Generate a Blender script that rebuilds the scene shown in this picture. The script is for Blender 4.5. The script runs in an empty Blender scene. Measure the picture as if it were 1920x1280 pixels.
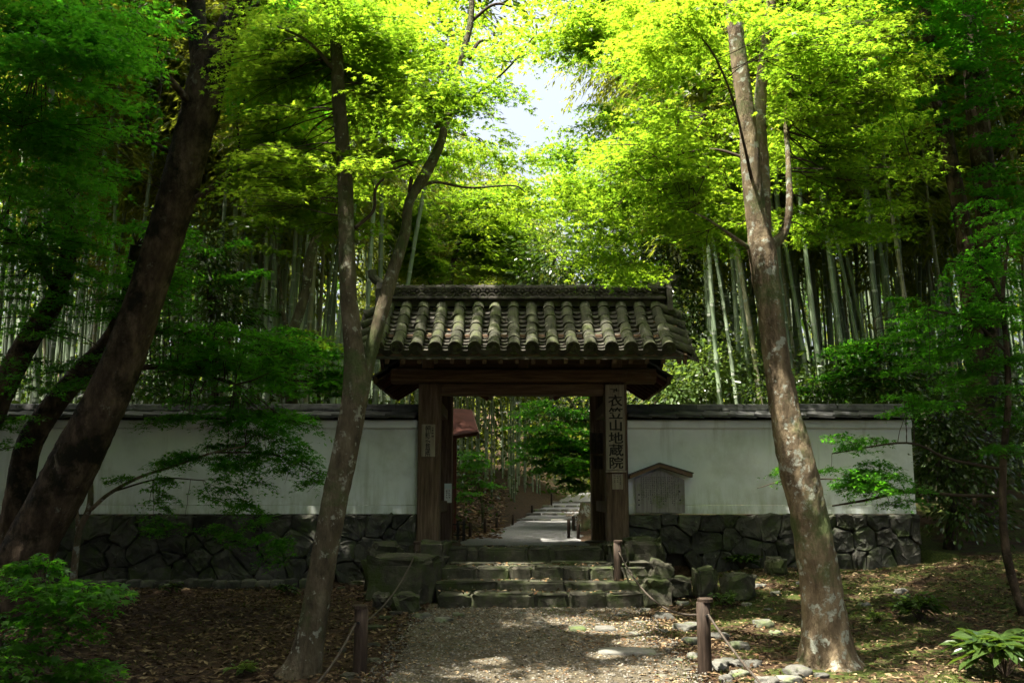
import bpy, bmesh, math, random
import numpy as np
from mathutils import Vector, Matrix, noise as mn

R = math.radians
random.seed(5)
rng = np.random.default_rng(11)
SC = bpy.context.scene
COL = SC.collection

# ------------------------------------------------------------------ camera, sky, sun, exposure
F = 1870.0            # focal length in photograph pixels (1920 wide)
PITCH = R(8.87)
CAMH = 1.35
cam = bpy.data.cameras.new('camera')
cam_o = bpy.data.objects.new('camera', cam)
COL.objects.link(cam_o)
cam.sensor_width = 36.0
cam.lens = 36.0 * F / 1920.0
cam.clip_end = 600.0
cam_o.location = (0, 0, CAMH)
cam_o.rotation_euler = (R(90) + PITCH, 0, 0)
SC.camera = cam_o

SUN = Vector((-0.30, -0.16, 0.94)).normalized()      # direction towards the sun
EL = math.asin(SUN.z)
world = bpy.data.worlds.new('World')
SC.world = world
world.use_nodes = True
wn = world.node_tree.nodes
sky = wn.new('ShaderNodeTexSky')
sky.sky_type = 'NISHITA'
sky.sun_disc = False
sky.sun_elevation = EL
sky.sun_rotation = math.atan2(SUN.x, SUN.y)
sky.air_density = 1.0
sky.dust_density = 10.0
sky.ozone_density = 0.3
bg = wn['Background']
bg.inputs['Strength'].default_value = 0.115
hs_ = wn.new('ShaderNodeHueSaturation')
hs_.inputs['Saturation'].default_value = 0.65
world.node_tree.links.new(sky.outputs[0], hs_.inputs['Color'])
world.node_tree.links.new(hs_.outputs[0], bg.inputs['Color'])

sl = bpy.data.lights.new('sun', 'SUN')
sl.energy = 5.0
sl.angle = R(0.55)
sl.color = (1.0, 0.93, 0.78)
so = bpy.data.objects.new('sun', sl)
COL.objects.link(so)
so.rotation_euler = SUN.to_track_quat('Z', 'Y').to_euler()
so.location = (0, 0, 30)

SC.view_settings.view_transform = 'Standard'
SC.view_settings.look = 'None'
SC.view_settings.gamma = 1.0
SC.view_settings.use_curve_mapping = False
SC.view_settings.exposure = 2.0
cy = SC.cycles
cy.use_denoising = True
cy.max_bounces = 7
cy.diffuse_bounces = 5
cy.glossy_bounces = 2
cy.transmission_bounces = 5
cy.use_adaptive_sampling = True
cy.adaptive_threshold = 0.02
cy.sample_clamp_indirect = 6.0

# ------------------------------------------------------------------ helpers
cp, sp_ = math.cos(PITCH), math.sin(PITCH)


def P(px, py, Y):
    """World point seen at photograph pixel (px,py) at depth Y."""
    a = (px - 960.0) / F
    b = (640.0 - py) / F
    dy = cp - b * sp_
    dz = sp_ + b * cp
    t = Y / dy
    return Vector((a * t, Y, CAMH + dz * t))


def PX(px, Y, py=932):
    return P(px, py, Y).x


def PZ(py, Y):
    return P(960, py, Y).z


def wpx(w, py, Y):
    """Width in metres of w photograph pixels at depth Y."""
    return (P(960 + w, py, Y) - P(960, py, Y)).x


def link(name, data, parent=None, loc=(0, 0, 0)):
    o = bpy.data.objects.new(name, data)
    COL.objects.link(o)
    if parent is not None:
        o.parent = parent
    o.location = loc
    return o


BASE = {}


def thing(name, label, cat, loc, group=None):
    o = link(name, None, None, loc)
    o.empty_display_size = 0.2
    o['label'] = label
    o['category'] = cat
    o['kind'] = 'thing'
    if group:
        o['group'] = group
    BASE[o.name] = Vector(loc)
    return o


def tag(o, label, cat, group=None):
    o['label'] = label
    o['category'] = cat
    o['kind'] = 'thing'
    if group:
        o['group'] = group
    return o


def base_of(o):
    if o is None:
        return Vector((0, 0, 0))
    while o.parent is not None:
        o = o.parent
    return BASE.get(o.name, Vector((0, 0, 0)))


def copy_tree(o, parent=None):
    c = o.copy()
    COL.objects.link(c)
    c.parent = parent
    for ch in list(o.children):
        copy_tree(ch, c)
    return c


def np_mesh(name, V, T, mat, smooth=False):
    """Mesh from an (n,3) vertex array and an (m,3) triangle array."""
    me = bpy.data.meshes.new(name)
    V = np.asarray(V, dtype=np.float32)
    T = np.asarray(T, dtype=np.int32)
    me.vertices.add(len(V))
    me.vertices.foreach_set('co', V.ravel())
    me.loops.add(T.size)
    me.loops.foreach_set('vertex_index', T.ravel())
    me.polygons.add(len(T))
    me.polygons.foreach_set('loop_start', np.arange(0, T.size, 3, dtype=np.int32))
    if smooth:
        me.polygons.foreach_set('use_smooth', np.ones(len(T), dtype=bool))
    me.update(calc_edges=True)
    if mat:
        me.materials.append(mat)
    return me


class MB:
    """Collects shapes in world space; build() links them as one mesh object."""

    def __init__(self):
        self.v = []
        self.f = []

    def add(self, vs, fs):
        n = len(self.v)
        self.v.extend(Vector(p) for p in vs)
        self.f.extend(tuple(i + n for i in f) for f in fs)
        return self

    def box(self, x0, x1, y0, y1, z0, z1, bev=0.0):
        if bev > 0:
            b = bev
            vs, fs = [], []
            # chamfered box: 24 vertices
            idx = {}
            for sx in (0, 1):
                for sy in (0, 1):
                    for sz in (0, 1):
                        c = [(x0, x1)[sx], (y0, y1)[sy], (z0, z1)[sz]]
                        s = [1 - 2 * sx, 1 - 2 * sy, 1 - 2 * sz]
                        for ax in range(3):
                            p = list(c)
                            for k in range(3):
                                if k != ax:
                                    p[k] += s[k] * b
                            idx[(sx, sy, sz, ax)] = len(vs)
                            vs.append(p)
            for ax in range(3):
                o1, o2 = [k for k in range(3) if k != ax]
                for s in (0, 1):
                    q = []
                    for a_, b_ in ((0, 0), (1, 0), (1, 1), (0, 1)):
                        k = [0, 0, 0]
                        k[ax] = s
                        k[o1] = a_
                        k[o2] = b_
                        q.append(idx[(*k, ax)])
                    fs.append(q if (s == 1) == (ax != 1) else q[::-1])
            for ax in range(3):          # edges parallel to ax
                o1, o2 = [k for k in range(3) if k != ax]
                for a_ in (0, 1):
                    for b_ in (0, 1):
                        k0 = [0, 0, 0]
                        k0[o1] = a_
                        k0[o2] = b_
                        k1 = list(k0)
                        k1[ax] = 1
                        fs.append([idx[(*k0, o1)], idx[(*k1, o1)], idx[(*k1, o2)], idx[(*k0, o2)]])
            for sx in (0, 1):
                for sy in (0, 1):
                    for sz in (0, 1):
                        fs.append([idx[(sx, sy, sz, 0)], idx[(sx, sy, sz, 1)], idx[(sx, sy, sz, 2)]])
            return self.add(vs, fs)
        vs = [(x0, y0, z0), (x1, y0, z0), (x1, y1, z0), (x0, y1, z0), (x0, y0, z1), (x1, y0, z1), (x1, y1, z1), (x0, y1, z1)]
        fs = [(0, 3, 2, 1), (4, 5, 6, 7), (0, 1, 5, 4), (1, 2, 6, 5), (2, 3, 7, 6), (3, 0, 4, 7)]
        return self.add(vs, fs)

    def beam(self, a, b, w, h, up=(0, 0, 1)):
        """Rectangular bar from a to b, w across, h along 'up'."""
        a, b = Vector(a), Vector(b)
        d = (b - a).normalized()
        s = d.cross(Vector(up)).normalized() * (w / 2)
        u = s.cross(d).normalized() * (h / 2)
        vs = [a - s - u, a + s - u, a + s + u, a - s + u, b - s - u, b + s - u, b + s + u, b - s + u]
        fs = [(0, 3, 2, 1), (4, 5, 6, 7), (0, 1, 5, 4), (1, 2, 6, 5), (2, 3, 7, 6), (3, 0, 4, 7)]
        return self.add(vs, fs)

    def prism(self, poly, axis, a, b):
        """poly: 2-D points; extruded along axis 'x','y' or 'z' from a to b."""
        n = len(poly)

        def m(p, t):
            return {'x': (t, p[0], p[1]), 'y': (p[0], t, p[1]), 'z': (p[0], p[1], t)}[axis]
        vs = [m(p, a) for p in poly] + [m(p, b) for p in poly]
        fs = [tuple(range(n))[::-1], tuple(range(n, 2 * n))]
        fs += [(i, (i + 1) % n, n + (i + 1) % n, n + i) for i in range(n)]
        return self.add(vs, fs)

    def tube(self, pts, rad, sides=8, cap=True, amp=0.0, nsc=3.0, flare=None, seed=0.0):
        pts = [Vector(p) for p in pts]
        n = len(pts)
        if not hasattr(rad, '__len__'):
            rad = [rad] * n
        vs, fs = [], []
        ref = Vector((1, 0, 0))
        for i, p in enumerate(pts):
            d = (pts[min(i + 1, n - 1)] - pts[max(i - 1, 0)])
            d = d.normalized() if d.length > 1e-9 else Vector((0, 0, 1))
            r_ = ref - d * ref.dot(d)
            if r_.length < 1e-3:
                r_ = Vector((0, 1, 0)) - d * d.y
            r_.normalize()
            ref = r_
            q = d.cross(r_)
            for k in range(sides):
                a = 2 * math.pi * k / sides
                u = r_ * math.cos(a) + q * math.sin(a)
                rr = rad[i]
                if amp:
                    w = p + u * rad[i]
                    v1 = mn.noise(Vector((w.x * nsc, w.y * nsc, w.z * nsc * 0.45 + seed)))
                    v2 = mn.noise(Vector((w.x * nsc * 4, w.y * nsc * 4, w.z * nsc * 1.6 + seed)))
                    v3 = mn.noise(Vector((w.x * nsc * 11, w.y * nsc * 11, w.z * nsc * 3.2 + seed))) if sides > 24 else 0
                    rr *= 1 + amp * (v1 + 0.5 * v2 + .8 * v3)
                if flare:
                    rr *= 1 + flare(i, a)
                vs.append(p + u * rr)
        for i in range(n - 1):
            for k in range(sides):
                k2 = (k + 1) % sides
                fs.append((i * sides + k, i * sides + k2, (i + 1) * sides + k2, (i + 1) * sides + k))
        if cap:
            fs.append(tuple(range(sides))[::-1])
            fs.append(tuple(range((n - 1) * sides, n * sides)))
        return self.add(vs, fs)

    def mesh(self, name, mat, off=(0, 0, 0), smooth=False):
        me = bpy.data.meshes.new(name)
        off = Vector(off)
        me.from_pydata([tuple(p - off) for p in self.v], [], self.f)
        bm = bmesh.new()
        bm.from_mesh(me)
        bmesh.ops.recalc_face_normals(bm, faces=bm.faces)
        bm.to_mesh(me)
        bm.free()
        if smooth:
            me.polygons.foreach_set('use_smooth', [True] * len(me.polygons))
        if mat:
            me.materials.append(mat)
        me.update()
        return me

    def build(self, name, mat, parent=None, smooth=False):
        return link(name, self.mesh(name, mat, base_of(parent), smooth), parent)

    def thing(self, name, mat, label, cat, loc, group=None, smooth=False):
        o = link(name, self.mesh(name, mat, loc, smooth), None, loc)
        return tag(o, label, cat, group)


def catmull(pts, per=6):
    """pts: list of tuples (any length) -> smooth interpolation."""
    A = np.array(pts, dtype=float)
    if len(A) < 3:
        t = np.linspace(0, 1, per + 1)[:, None]
        return A[0] * (1 - t) + A[-1] * t
    E = np.vstack([2 * A[0] - A[1], A, 2 * A[-1] - A[-2]])
    out = []
    for i in range(1, len(E) - 2):
        p0, p1, p2, p3 = E[i - 1], E[i], E[i + 1], E[i + 2]
        for k in range(per):
            t = k / per
            out.append(0.5 * (2 * p1 + (p2 - p0) * t + (2 * p0 - 5 * p1 + 4 * p2 - p3) * t * t + (3 * p1 - p0 - 3 * p2 + p3) * t ** 3))
    out.append(A[-1])
    return np.array(out)


def sfn(x, y, s, k=0.0):
    """Cheap smooth 2-D noise, about -1..1."""
    return (np.sin(x * s + 1.3 + k) * np.cos(y * s * 1.13 + 0.7 * k) + 0.6 * np.sin(x * s * 2.1 - y * s * 1.7 + 2.1 + k)
            + 0.4 * np.sin(x * s * 3.7 + y * s * 4.3 + k * 2)) / 2.0


# ------------------------------------------------------------------ materials
def ramp(nt, cols, pos=None):
    r = nt.nodes.new('ShaderNodeValToRGB')
    n = len(cols)
    pos = pos or [0.3 + 0.4 * i / max(1, n - 1) for i in range(n)]
    e = r.color_ramp.elements
    while len(e) < n:
        e.new(0.5)
    for i in range(n):
        e[i].position = pos[i]
        e[i].color = (*cols[i], 1)
    return r


def mat(name, cols, scale=6.0, rough=0.85, bump=0.3, bscale=None, stretch=(1, 1, 1), spec=0.2, rnd=0.25, patch=None, patch2=None, bdist=0.02, detail=6.0):
    m = bpy.data.materials.new(name)
    m.use_nodes = True
    nt = m.node_tree
    N, L = nt.nodes, nt.links
    b = N['Principled BSDF']
    b.inputs['Roughness'].default_value = rough
    b.inputs['Specular IOR Level'].default_value = spec
    tc = N.new('ShaderNodeTexCoord')
    oi = N.new('ShaderNodeObjectInfo')
    mu = N.new('ShaderNodeMath')
    mu.operation = 'MULTIPLY'
    mu.inputs[1].default_value = 37.0
    L.new(oi.outputs['Random'], mu.inputs[0])
    ad = N.new('ShaderNodeVectorMath')
    ad.operation = 'ADD'
    L.new(tc.outputs['Object'], ad.inputs[0])
    L.new(mu.outputs[0], ad.inputs[1])
    mp = N.new('ShaderNodeMapping')
    mp.inputs['Scale'].default_value = stretch
    L.new(ad.outputs[0], mp.inputs['Vector'])
    n1 = N.new('ShaderNodeTexNoise')
    n1.inputs['Scale'].default_value = scale
    n1.inputs['Detail'].default_value = detail
    n1.inputs['Roughness'].default_value = 0.65
    L.new(mp.outputs[0], n1.inputs['Vector'])
    r = ramp(nt, cols)
    L.new(n1.outputs['Fac'], r.inputs[0])
    col = r.outputs[0]
    for pt in (patch, patch2):
        if not pt:
            continue
        pc, psc, plo, phi = pt
        n2 = N.new('ShaderNodeTexNoise')
        n2.inputs['Scale'].default_value = psc
        n2.inputs['Detail'].default_value = 8
        n2.inputs['Roughness'].default_value = 0.7
        L.new(ad.outputs[0], n2.inputs['Vector'])
        mr = N.new('ShaderNodeMapRange')
        mr.inputs['From Min'].default_value = plo
        mr.inputs['From Max'].default_value = phi
        L.new(n2.outputs['Fac'], mr.inputs['Value'])
        mx = N.new('ShaderNodeMix')
        mx.data_type = 'RGBA'
        L.new(mr.outputs[0], mx.inputs['Factor'])
        L.new(col, mx.inputs['A'])
        mx.inputs['B'].default_value = (*pc, 1)
        col = mx.outputs['Result']
    if rnd:
        hs = N.new('ShaderNodeHueSaturation')
        m2 = N.new('ShaderNodeMapRange')
        m2.inputs['To Min'].default_value = 1 - rnd
        m2.inputs['To Max'].default_value = 1 + rnd
        L.new(oi.outputs['Random'], m2.inputs['Value'])
        L.new(m2.outputs[0], hs.inputs['Value'])
        L.new(col, hs.inputs['Color'])
        col = hs.outputs[0]
    L.new(col, b.inputs['Base Color'])
    if bump:
        n3 = N.new('ShaderNodeTexNoise')
        n3.inputs['Scale'].default_value = bscale or scale * 3
        n3.inputs['Detail'].default_value = 8
        n3.inputs['Roughness'].default_value = 0.7
        L.new(mp.outputs[0], n3.inputs['Vector'])
        bp = N.new('ShaderNodeBump')
        bp.inputs['Strength'].default_value = bump
        bp.inputs['Distance'].default_value = bdist
        L.new(n3.outputs['Fac'], bp.inputs['Height'])
        L.new(bp.outputs[0], b.inputs['Normal'])
    return m


def leafmat(name, ra, rb, ta, tb, rough=0.45, tw=0.5, spec=0.25):
    """Reflecting and light-passing leaf; each leaf its own tint between (a) and (b)."""
    m = bpy.data.materials.new(name)
    m.use_nodes = True
    nt = m.node_tree
    N, L = nt.nodes, nt.links
    b = N['Principled BSDF']
    b.inputs['Roughness'].default_value = rough
    b.inputs['Specular IOR Level'].default_value = spec
    g = N.new('ShaderNodeNewGeometry')
    nz = N.new('ShaderNodeTexNoise')
    nz.inputs['Scale'].default_value = 0.7
    nz.inputs['Detail'].default_value = 2
    L.new(g.outputs['Position'], nz.inputs['Vector'])
    av = N.new('ShaderNodeMath')
    av.operation = 'MULTIPLY_ADD'
    av.inputs[1].default_value = 0.55
    L.new(g.outputs['Random Per Island'], av.inputs[0])
    mr = N.new('ShaderNodeMapRange')
    mr.inputs['From Min'].default_value = 0.3
    mr.inputs['From Max'].default_value = 0.7
    mr.inputs['To Max'].default_value = 0.45
    L.new(nz.outputs['Fac'], mr.inputs['Value'])
    L.new(mr.outputs[0], av.inputs[2])
    r1 = ramp(nt, [ra, rb], [0.0, 1.0])
    r2 = ramp(nt, [ta, tb], [0.0, 1.0])
    L.new(av.outputs[0], r1.inputs[0])
    L.new(av.outputs[0], r2.inputs[0])
    L.new(r1.outputs[0], b.inputs['Base Color'])
    t = N.new('ShaderNodeBsdfTranslucent')
    L.new(r2.outputs[0], t.inputs['Color'])
    ms = N.new('ShaderNodeMixShader')
    ms.inputs[0].default_value = tw
    L.new(b.outputs[0], ms.inputs[1])
    L.new(t.outputs[0], ms.inputs[2])
    L.new(ms.outputs[0], N['Material Output'].inputs['Surface'])
    return m


def islandmat(name, cols, rough=0.9):
    m = bpy.data.materials.new(name)
    m.use_nodes = True
    nt = m.node_tree
    b = nt.nodes['Principled BSDF']
    b.inputs['Roughness'].default_value = rough
    b.inputs['Specular IOR Level'].default_value = 0.15
    g = nt.nodes.new('ShaderNodeNewGeometry')
    r = ramp(nt, cols, [i / (len(cols) - 1) for i in range(len(cols))])
    nt.links.new(g.outputs['Random Per Island'], r.inputs[0])
    nt.links.new(r.outputs[0], b.inputs['Base Color'])
    return m


M = {}
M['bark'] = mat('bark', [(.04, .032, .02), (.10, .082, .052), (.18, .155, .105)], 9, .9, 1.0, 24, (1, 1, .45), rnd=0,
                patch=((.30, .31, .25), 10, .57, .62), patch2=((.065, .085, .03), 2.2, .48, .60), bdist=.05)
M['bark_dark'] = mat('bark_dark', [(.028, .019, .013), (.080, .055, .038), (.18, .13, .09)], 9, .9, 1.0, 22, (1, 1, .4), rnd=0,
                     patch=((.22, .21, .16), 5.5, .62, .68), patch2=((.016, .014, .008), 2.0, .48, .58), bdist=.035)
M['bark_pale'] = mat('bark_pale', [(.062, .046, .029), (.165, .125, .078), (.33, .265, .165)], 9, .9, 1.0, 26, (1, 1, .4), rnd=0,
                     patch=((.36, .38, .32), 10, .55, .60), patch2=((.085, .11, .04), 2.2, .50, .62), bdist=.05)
M['twig'] = mat('twig_bark', [(.03, .022, .016), (.075, .055, .04)], 20, .9, .2, rnd=0)
M['wood'] = mat('old_timber', [(.045, .029, .02), (.10, .066, .046), (.18, .13, .095)], 3, .8, .5, 12, (9, 9, .7), rnd=.15, bdist=.01,
                patch=((.15, .125, .10), 3, .58, .75))
M['wood_h'] = mat('old_timber_beam', [(.05, .028, .018), (.11, .067, .045), (.19, .13, .09)], 3, .8, .5, 12, (.7, 9, 9), rnd=.15, bdist=.01,
                  patch=((.15, .12, .095), 3, .58, .75))
M['wood_red'] = mat('reddish_timber', [(.05, .016, .012), (.10, .035, .025)], 4, .8, .2, rnd=.2)
M['wood_rail'] = mat('stained_post', [(.016, .011, .008), (.038, .026, .019), (.075, .054, .040)], 4, .75, .5, 15, (8, 8, 1), rnd=.12, bdist=.008)
M['sign_wood'] = mat('grey_sign_wood', [(.17, .14, .11), (.26, .225, .18), (.34, .30, .25)], 3, .85, .3, 12, (10, 10, .8), rnd=.1, bdist=.006)
M['notice_wood'] = mat('weathered_board', [(.15, .14, .145), (.23, .215, .22), (.31, .29, .29)], 3, .85, .4, 12, (12, 12, .8), rnd=.08, bdist=.006,
                       patch=((.12, .15, .05), 5, .56, .72))
M['notice_roof'] = mat('brown_board', [(.11, .07, .05), (.17, .115, .085)], 4, .8, .3, rnd=.1, stretch=(1, 6, 6))
M['ink'] = mat('black_ink', [(.012, .012, .012), (.02, .018, .017)], 20, .6, 0, rnd=0)
M['ink_faint'] = mat('faded_ink', [(.03, .028, .032), (.05, .047, .05)], 20, .8, 0, rnd=0)
M['paper'] = mat('paper', [(.62, .66, .62), (.75, .78, .72)], 8, .7, 0, rnd=.05)
M['paper_pale'] = mat('paper_blue', [(.55, .68, .64), (.62, .74, .70)], 8, .7, 0, rnd=0)
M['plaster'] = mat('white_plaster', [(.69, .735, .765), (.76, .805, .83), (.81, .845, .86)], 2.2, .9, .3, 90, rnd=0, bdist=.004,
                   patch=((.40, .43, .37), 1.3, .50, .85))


def streaks(m):
    """Rain streaks, and algae creeping up from the foot of the plaster."""
    nt = m.node_tree
    N, L = nt.nodes, nt.links
    b = N['Principled BSDF']
    col = b.inputs['Base Color'].links[0].from_socket
    g = N.new('ShaderNodeNewGeometry')
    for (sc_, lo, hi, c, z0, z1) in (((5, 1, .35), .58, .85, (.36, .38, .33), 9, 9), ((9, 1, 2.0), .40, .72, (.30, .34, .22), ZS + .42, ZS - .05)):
        mp = N.new('ShaderNodeMapping')
        mp.inputs['Scale'].default_value = sc_
        L.new(g.outputs['Position'], mp.inputs['Vector'])
        n = N.new('ShaderNodeTexNoise')
        n.inputs['Scale'].default_value = 1.0
        n.inputs['Detail'].default_value = 7
        n.inputs['Roughness'].default_value = .65
        L.new(mp.outputs[0], n.inputs['Vector'])
        mr = N.new('ShaderNodeMapRange')
        mr.inputs['From Min'].default_value = lo
        mr.inputs['From Max'].default_value = hi
        L.new(n.outputs['Fac'], mr.inputs['Value'])
        f = mr.outputs[0]
        if z0 != z1:
            sx = N.new('ShaderNodeSeparateXYZ')
            L.new(g.outputs['Position'], sx.inputs[0])
            mz = N.new('ShaderNodeMapRange')
            mz.inputs['From Min'].default_value = z0
            mz.inputs['From Max'].default_value = z1
            L.new(sx.outputs['Z'], mz.inputs['Value'])
            mu = N.new('ShaderNodeMath')
            mu.operation = 'MULTIPLY'
            L.new(f, mu.inputs[0])
            L.new(mz.outputs[0], mu.inputs[1])
            f = mu.outputs[0]
        mx = N.new('ShaderNodeMix')
        mx.data_type = 'RGBA'
        L.new(f, mx.inputs['Factor'])
        L.new(col, mx.inputs['A'])
        mx.inputs['B'].default_value = (*c, 1)
        col = mx.outputs['Result']
    L.new(col, b.inputs['Base Color'])


M['cap'] = mat('slate_cap', [(.035, .036, .038), (.065, .066, .068), (.11, .11, .105)], 7, .7, .5, 25, rnd=.25, bdist=.008, patch=((.07, .085, .045), 5, .6, .75))
M['tile'] = mat('clay_tile', [(.018, .016, .014), (.038, .034, .030), (.075, .067, .058)], 7, .8, .5, 26, rnd=.35, bdist=.006,
                patch=((.06, .07, .035), 9, .52, .68), patch2=((.24, .23, .21), 14, .66, .72))
M['tile_moss'] = mat('mossy_tile', [(.020, .021, .016), (.044, .044, .033), (.085, .082, .062)], 8, .85, .5, 26, rnd=.3, bdist=.006,
                     patch=((.055, .065, .026), 6, .46, .64), patch2=((.26, .25, .21), 9, .62, .70))
M['stone'] = mat('wall_stone', [(.028, .029, .026), (.06, .06, .053), (.11, .105, .09)], 4, .9, .8, 14, rnd=.35, bdist=.03,
                 patch=((.055, .075, .028), 3, .50, .66), patch2=((.22, .21, .18), 9, .63, .70))
M['stone_moss'] = mat('mossy_stone', [(.028, .027, .021), (.060, .057, .044), (.115, .107, .082)], 5, .9, .8, 16, rnd=.25, bdist=.03,
                      patch=((.045, .062, .018), 3.2, .45, .62), patch2=((.20, .19, .15), 8, .64, .70))
M['rock'] = mat('pale_rock', [(.06, .06, .053), (.12, .118, .105), (.20, .195, .175)], 5, .85, .7, 18, rnd=.3, bdist=.02,
                patch=((.11, .15, .05), 3, .52, .68))
M['mortar'] = mat('dark_joint', [(.022, .021, .016), (.05, .047, .036)], 8, .95, .5, rnd=0)
M['gravel'] = mat('gravel_path', [(.045, .037, .025), (.088, .074, .050), (.155, .132, .095)], 26, .95, .9, 70, rnd=0, bdist=.02, patch=((.07, .08, .035), 1.1, .55, .72))
M['gravel_far'] = mat('grey_gravel', [(.13, .13, .13), (.22, .22, .22), (.33, .33, .325)], 30, .9, .9, 55, rnd=0, bdist=.02)
M['pebble'] = islandmat('pebbles', [(.06, .055, .045), (.13, .12, .10), (.24, .22, .19), (.10, .10, .085)])
M['litter'] = islandmat('dry_leaves', [(.05, .028, .016), (.11, .06, .03), (.20, .13, .065), (.36, .28, .17), (.09, .05, .025)])
M['litter_dark'] = islandmat('brown_leaves', [(.028, .018, .010), (.058, .035, .019), (.105, .068, .037), (.23, .17, .10), (.046, .028, .016)])
M['blade'] = leafmat('moss_blades', (.04, .07, .012), (.10, .13, .02), (.10, .16, .02), (.22, .30, .03), .6, .35)
M['bamboo'] = mat('bamboo_culm', [(.11, .16, .10), (.20, .26, .17), (.31, .35, .26)], 1.5, .45, .1, rnd=.45, spec=.4, stretch=(2, 2, .4))
M['bam_ring'] = mat('bamboo_node_bloom', [(.33, .36, .31), (.44, .47, .41)], 6, .6, 0, rnd=.2)
M['bamboo_old'] = mat('old_bamboo_culm', [(.17, .17, .10), (.25, .24, .15), (.31, .29, .20)], 2, .5, .1, rnd=.25, spec=.35, stretch=(2, 2, .4))
M['bam_leaf'] = leafmat('bamboo_leaf', (.05, .085, .016), (.09, .12, .02), (.20, .28, .022), (.40, .42, .035), .4, .5)
M['maple'] = leafmat('sunlit_maple_leaf', (.04, .09, .010), (.07, .115, .010), (.15, .34, .016), (.37, .51, .024), .45, .62)  # the yellow of sunlight is put into this leaf colour
M['maple_shaded'] = leafmat('shaded_maple_leaf', (.025, .085, .012), (.05, .12, .014), (.07, .38, .015), (.20, .54, .018), .45, .55)  # greener copy of the same leaf, painted for maples in shade
M['ever'] = leafmat('glossy_evergreen_leaf', (.018, .045, .012), (.05, .085, .02), (.05, .12, .01), (.14, .22, .02), .25, .3, .5)
M['wood_leaf'] = leafmat('wood_leaf', (.03, .07, .015), (.06, .10, .02), (.08, .20, .02), (.16, .30, .03), .5, .4)
M['light_leaf'] = leafmat('light_green_leaf', (.05, .10, .03), (.10, .15, .04), (.14, .26, .03), (.28, .38, .05), .35, .45, .4)
M['rope'] = mat('grey_rope', [(.035, .028, .022), (.085, .070, .056)], 40, .9, .3, rnd=0)
M['black_wire'] = mat('dark_cable', [(.01, .01, .01), (.02, .02, .02)], 10, .6, 0, rnd=0)

ORD = ['first', 'second', 'third', 'fourth', 'fifth', 'sixth', 'seventh', 'eighth', 'ninth', 'tenth', 'eleventh', 'twelfth', 'thirteenth', 'fourteenth', 'fifteenth',
       'sixteenth', 'seventeenth', 'eighteenth', 'nineteenth', 'twentieth']


def rank_labels(objs, key, text):
    """Give each of a row of look-alikes its own label by its place in the row."""
    objs = sorted(objs, key=key)
    n = len(objs)
    for i, o in enumerate(objs):
        if i < n - i:
            o['label'] = text.format(ORD[i] + ' from the %s' % '@A@')
        else:
            o['label'] = text.format(ORD[n - 1 - i] + ' from the %s' % '@B@')
    return objs


def ends(objs, a, b):
    for o in objs:
        o['label'] = o['label'].replace('@A@', a).replace('@B@', b)


# ------------------------------------------------------------------ terrain
GX, GY = 0.14, 13.3
PCX = ([-10, 11.5, 13.5, 16.5, 22.5, 30, 36, 45, 100], [.18, .18, .14, .20, .75, 1.5, 2.2, 3.6, 9])
PZB = ([13.3, 13.5, 16.5, 20, 22.5, 27, 31, 36, 45, 60, 100], [.70, .70, .69, .71, .73, .87, 1.02, 1.2, 1.7, 3.6, 12])
PHW = ([-10, 11.5, 13.2, 16.5, 22.5, 30, 36, 100], [1.27, 1.27, .98, 1.0, .86, .80, .62, .5])


def sm(a, b, x):
    t = np.clip((x - a) / (b - a), 0, 1)
    return t * t * (3 - 2 * t)


def gz(x, y):
    x = np.asarray(x, dtype=float)
    y = np.asarray(y, dtype=float)
    fr = 0.015 + 0.038 * (np.clip(y, -20, 13.3) - 8)
    fr = np.where(y < 6, 0.015 - .076 + 0.01 * (y - 6), fr)
    fr = fr + sm(1.5, 3.2, x) * sm(9.5, 12.8, y) * .22 + np.clip(x - 4.6, 0, 30) * .10 * sm(8, 13, y)
    fr = fr + sm(1.0, 2.5, -x) * .05 * sm(8, 12, y)
    fr = fr + 0.02 * sfn(x, y, 2.1) * sm(1.1, 1.7, abs(x - .18)) + 0.008 * sfn(x, y, 6.3, 2)
    bk = np.interp(y, *PZB)
    dx = x - np.interp(y, *PCX)
    hw = np.interp(y, *PHW)
    bk = bk + np.where(dx < -hw, np.minimum(1.0 + .02 * abs(dx), .50 * np.clip(-dx - hw, 0, 40)), 0) * sm(13.6, 18, y)
    bk = bk + np.where(dx > hw, np.minimum(1.0 + .02 * abs(dx), .32 * np.clip(dx - hw, 0, 40)), 0) * sm(13.6, 18, y)
    bk = bk + .05 * sfn(x, y, .9, 1) * sm(0, .6, abs(dx) - hw)
    w1 = sm(13.25, 13.45, y)
    w2 = sm(12.0, 16.0, y)
    k = sm(5.3, 6.2, x)
    w = w1 * (1 - k) + w2 * k
    return fr * (1 - w) + bk * w


def gzf(x, y):
    return float(gz(x, y))


def axis(lo, hi, flo, fhi, fine, coarse):
    return np.concatenate([np.arange(lo, flo, coarse), np.arange(flo, fhi, fine), np.arange(fhi, hi + coarse, coarse)])


def sheet(name, xs, ys, zfun, m, kind='structure', mask=None):
    X, Y = np.meshgrid(xs, ys)
    Z = zfun(X, Y)
    V = np.stack([X.ravel(), Y.ravel(), Z.ravel()], 1)
    nx, ny = len(xs), len(ys)
    i = np.arange((nx - 1) * (ny - 1))
    a = (i // (nx - 1)) * nx + i % (nx - 1)
    T = np.vstack([np.stack([a, a + 1, a + nx + 1], 1), np.stack([a, a + nx + 1, a + nx], 1)])
    o = link(name, np_mesh(name, V, T, m, True))
    o['kind'] = kind
    return o


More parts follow.
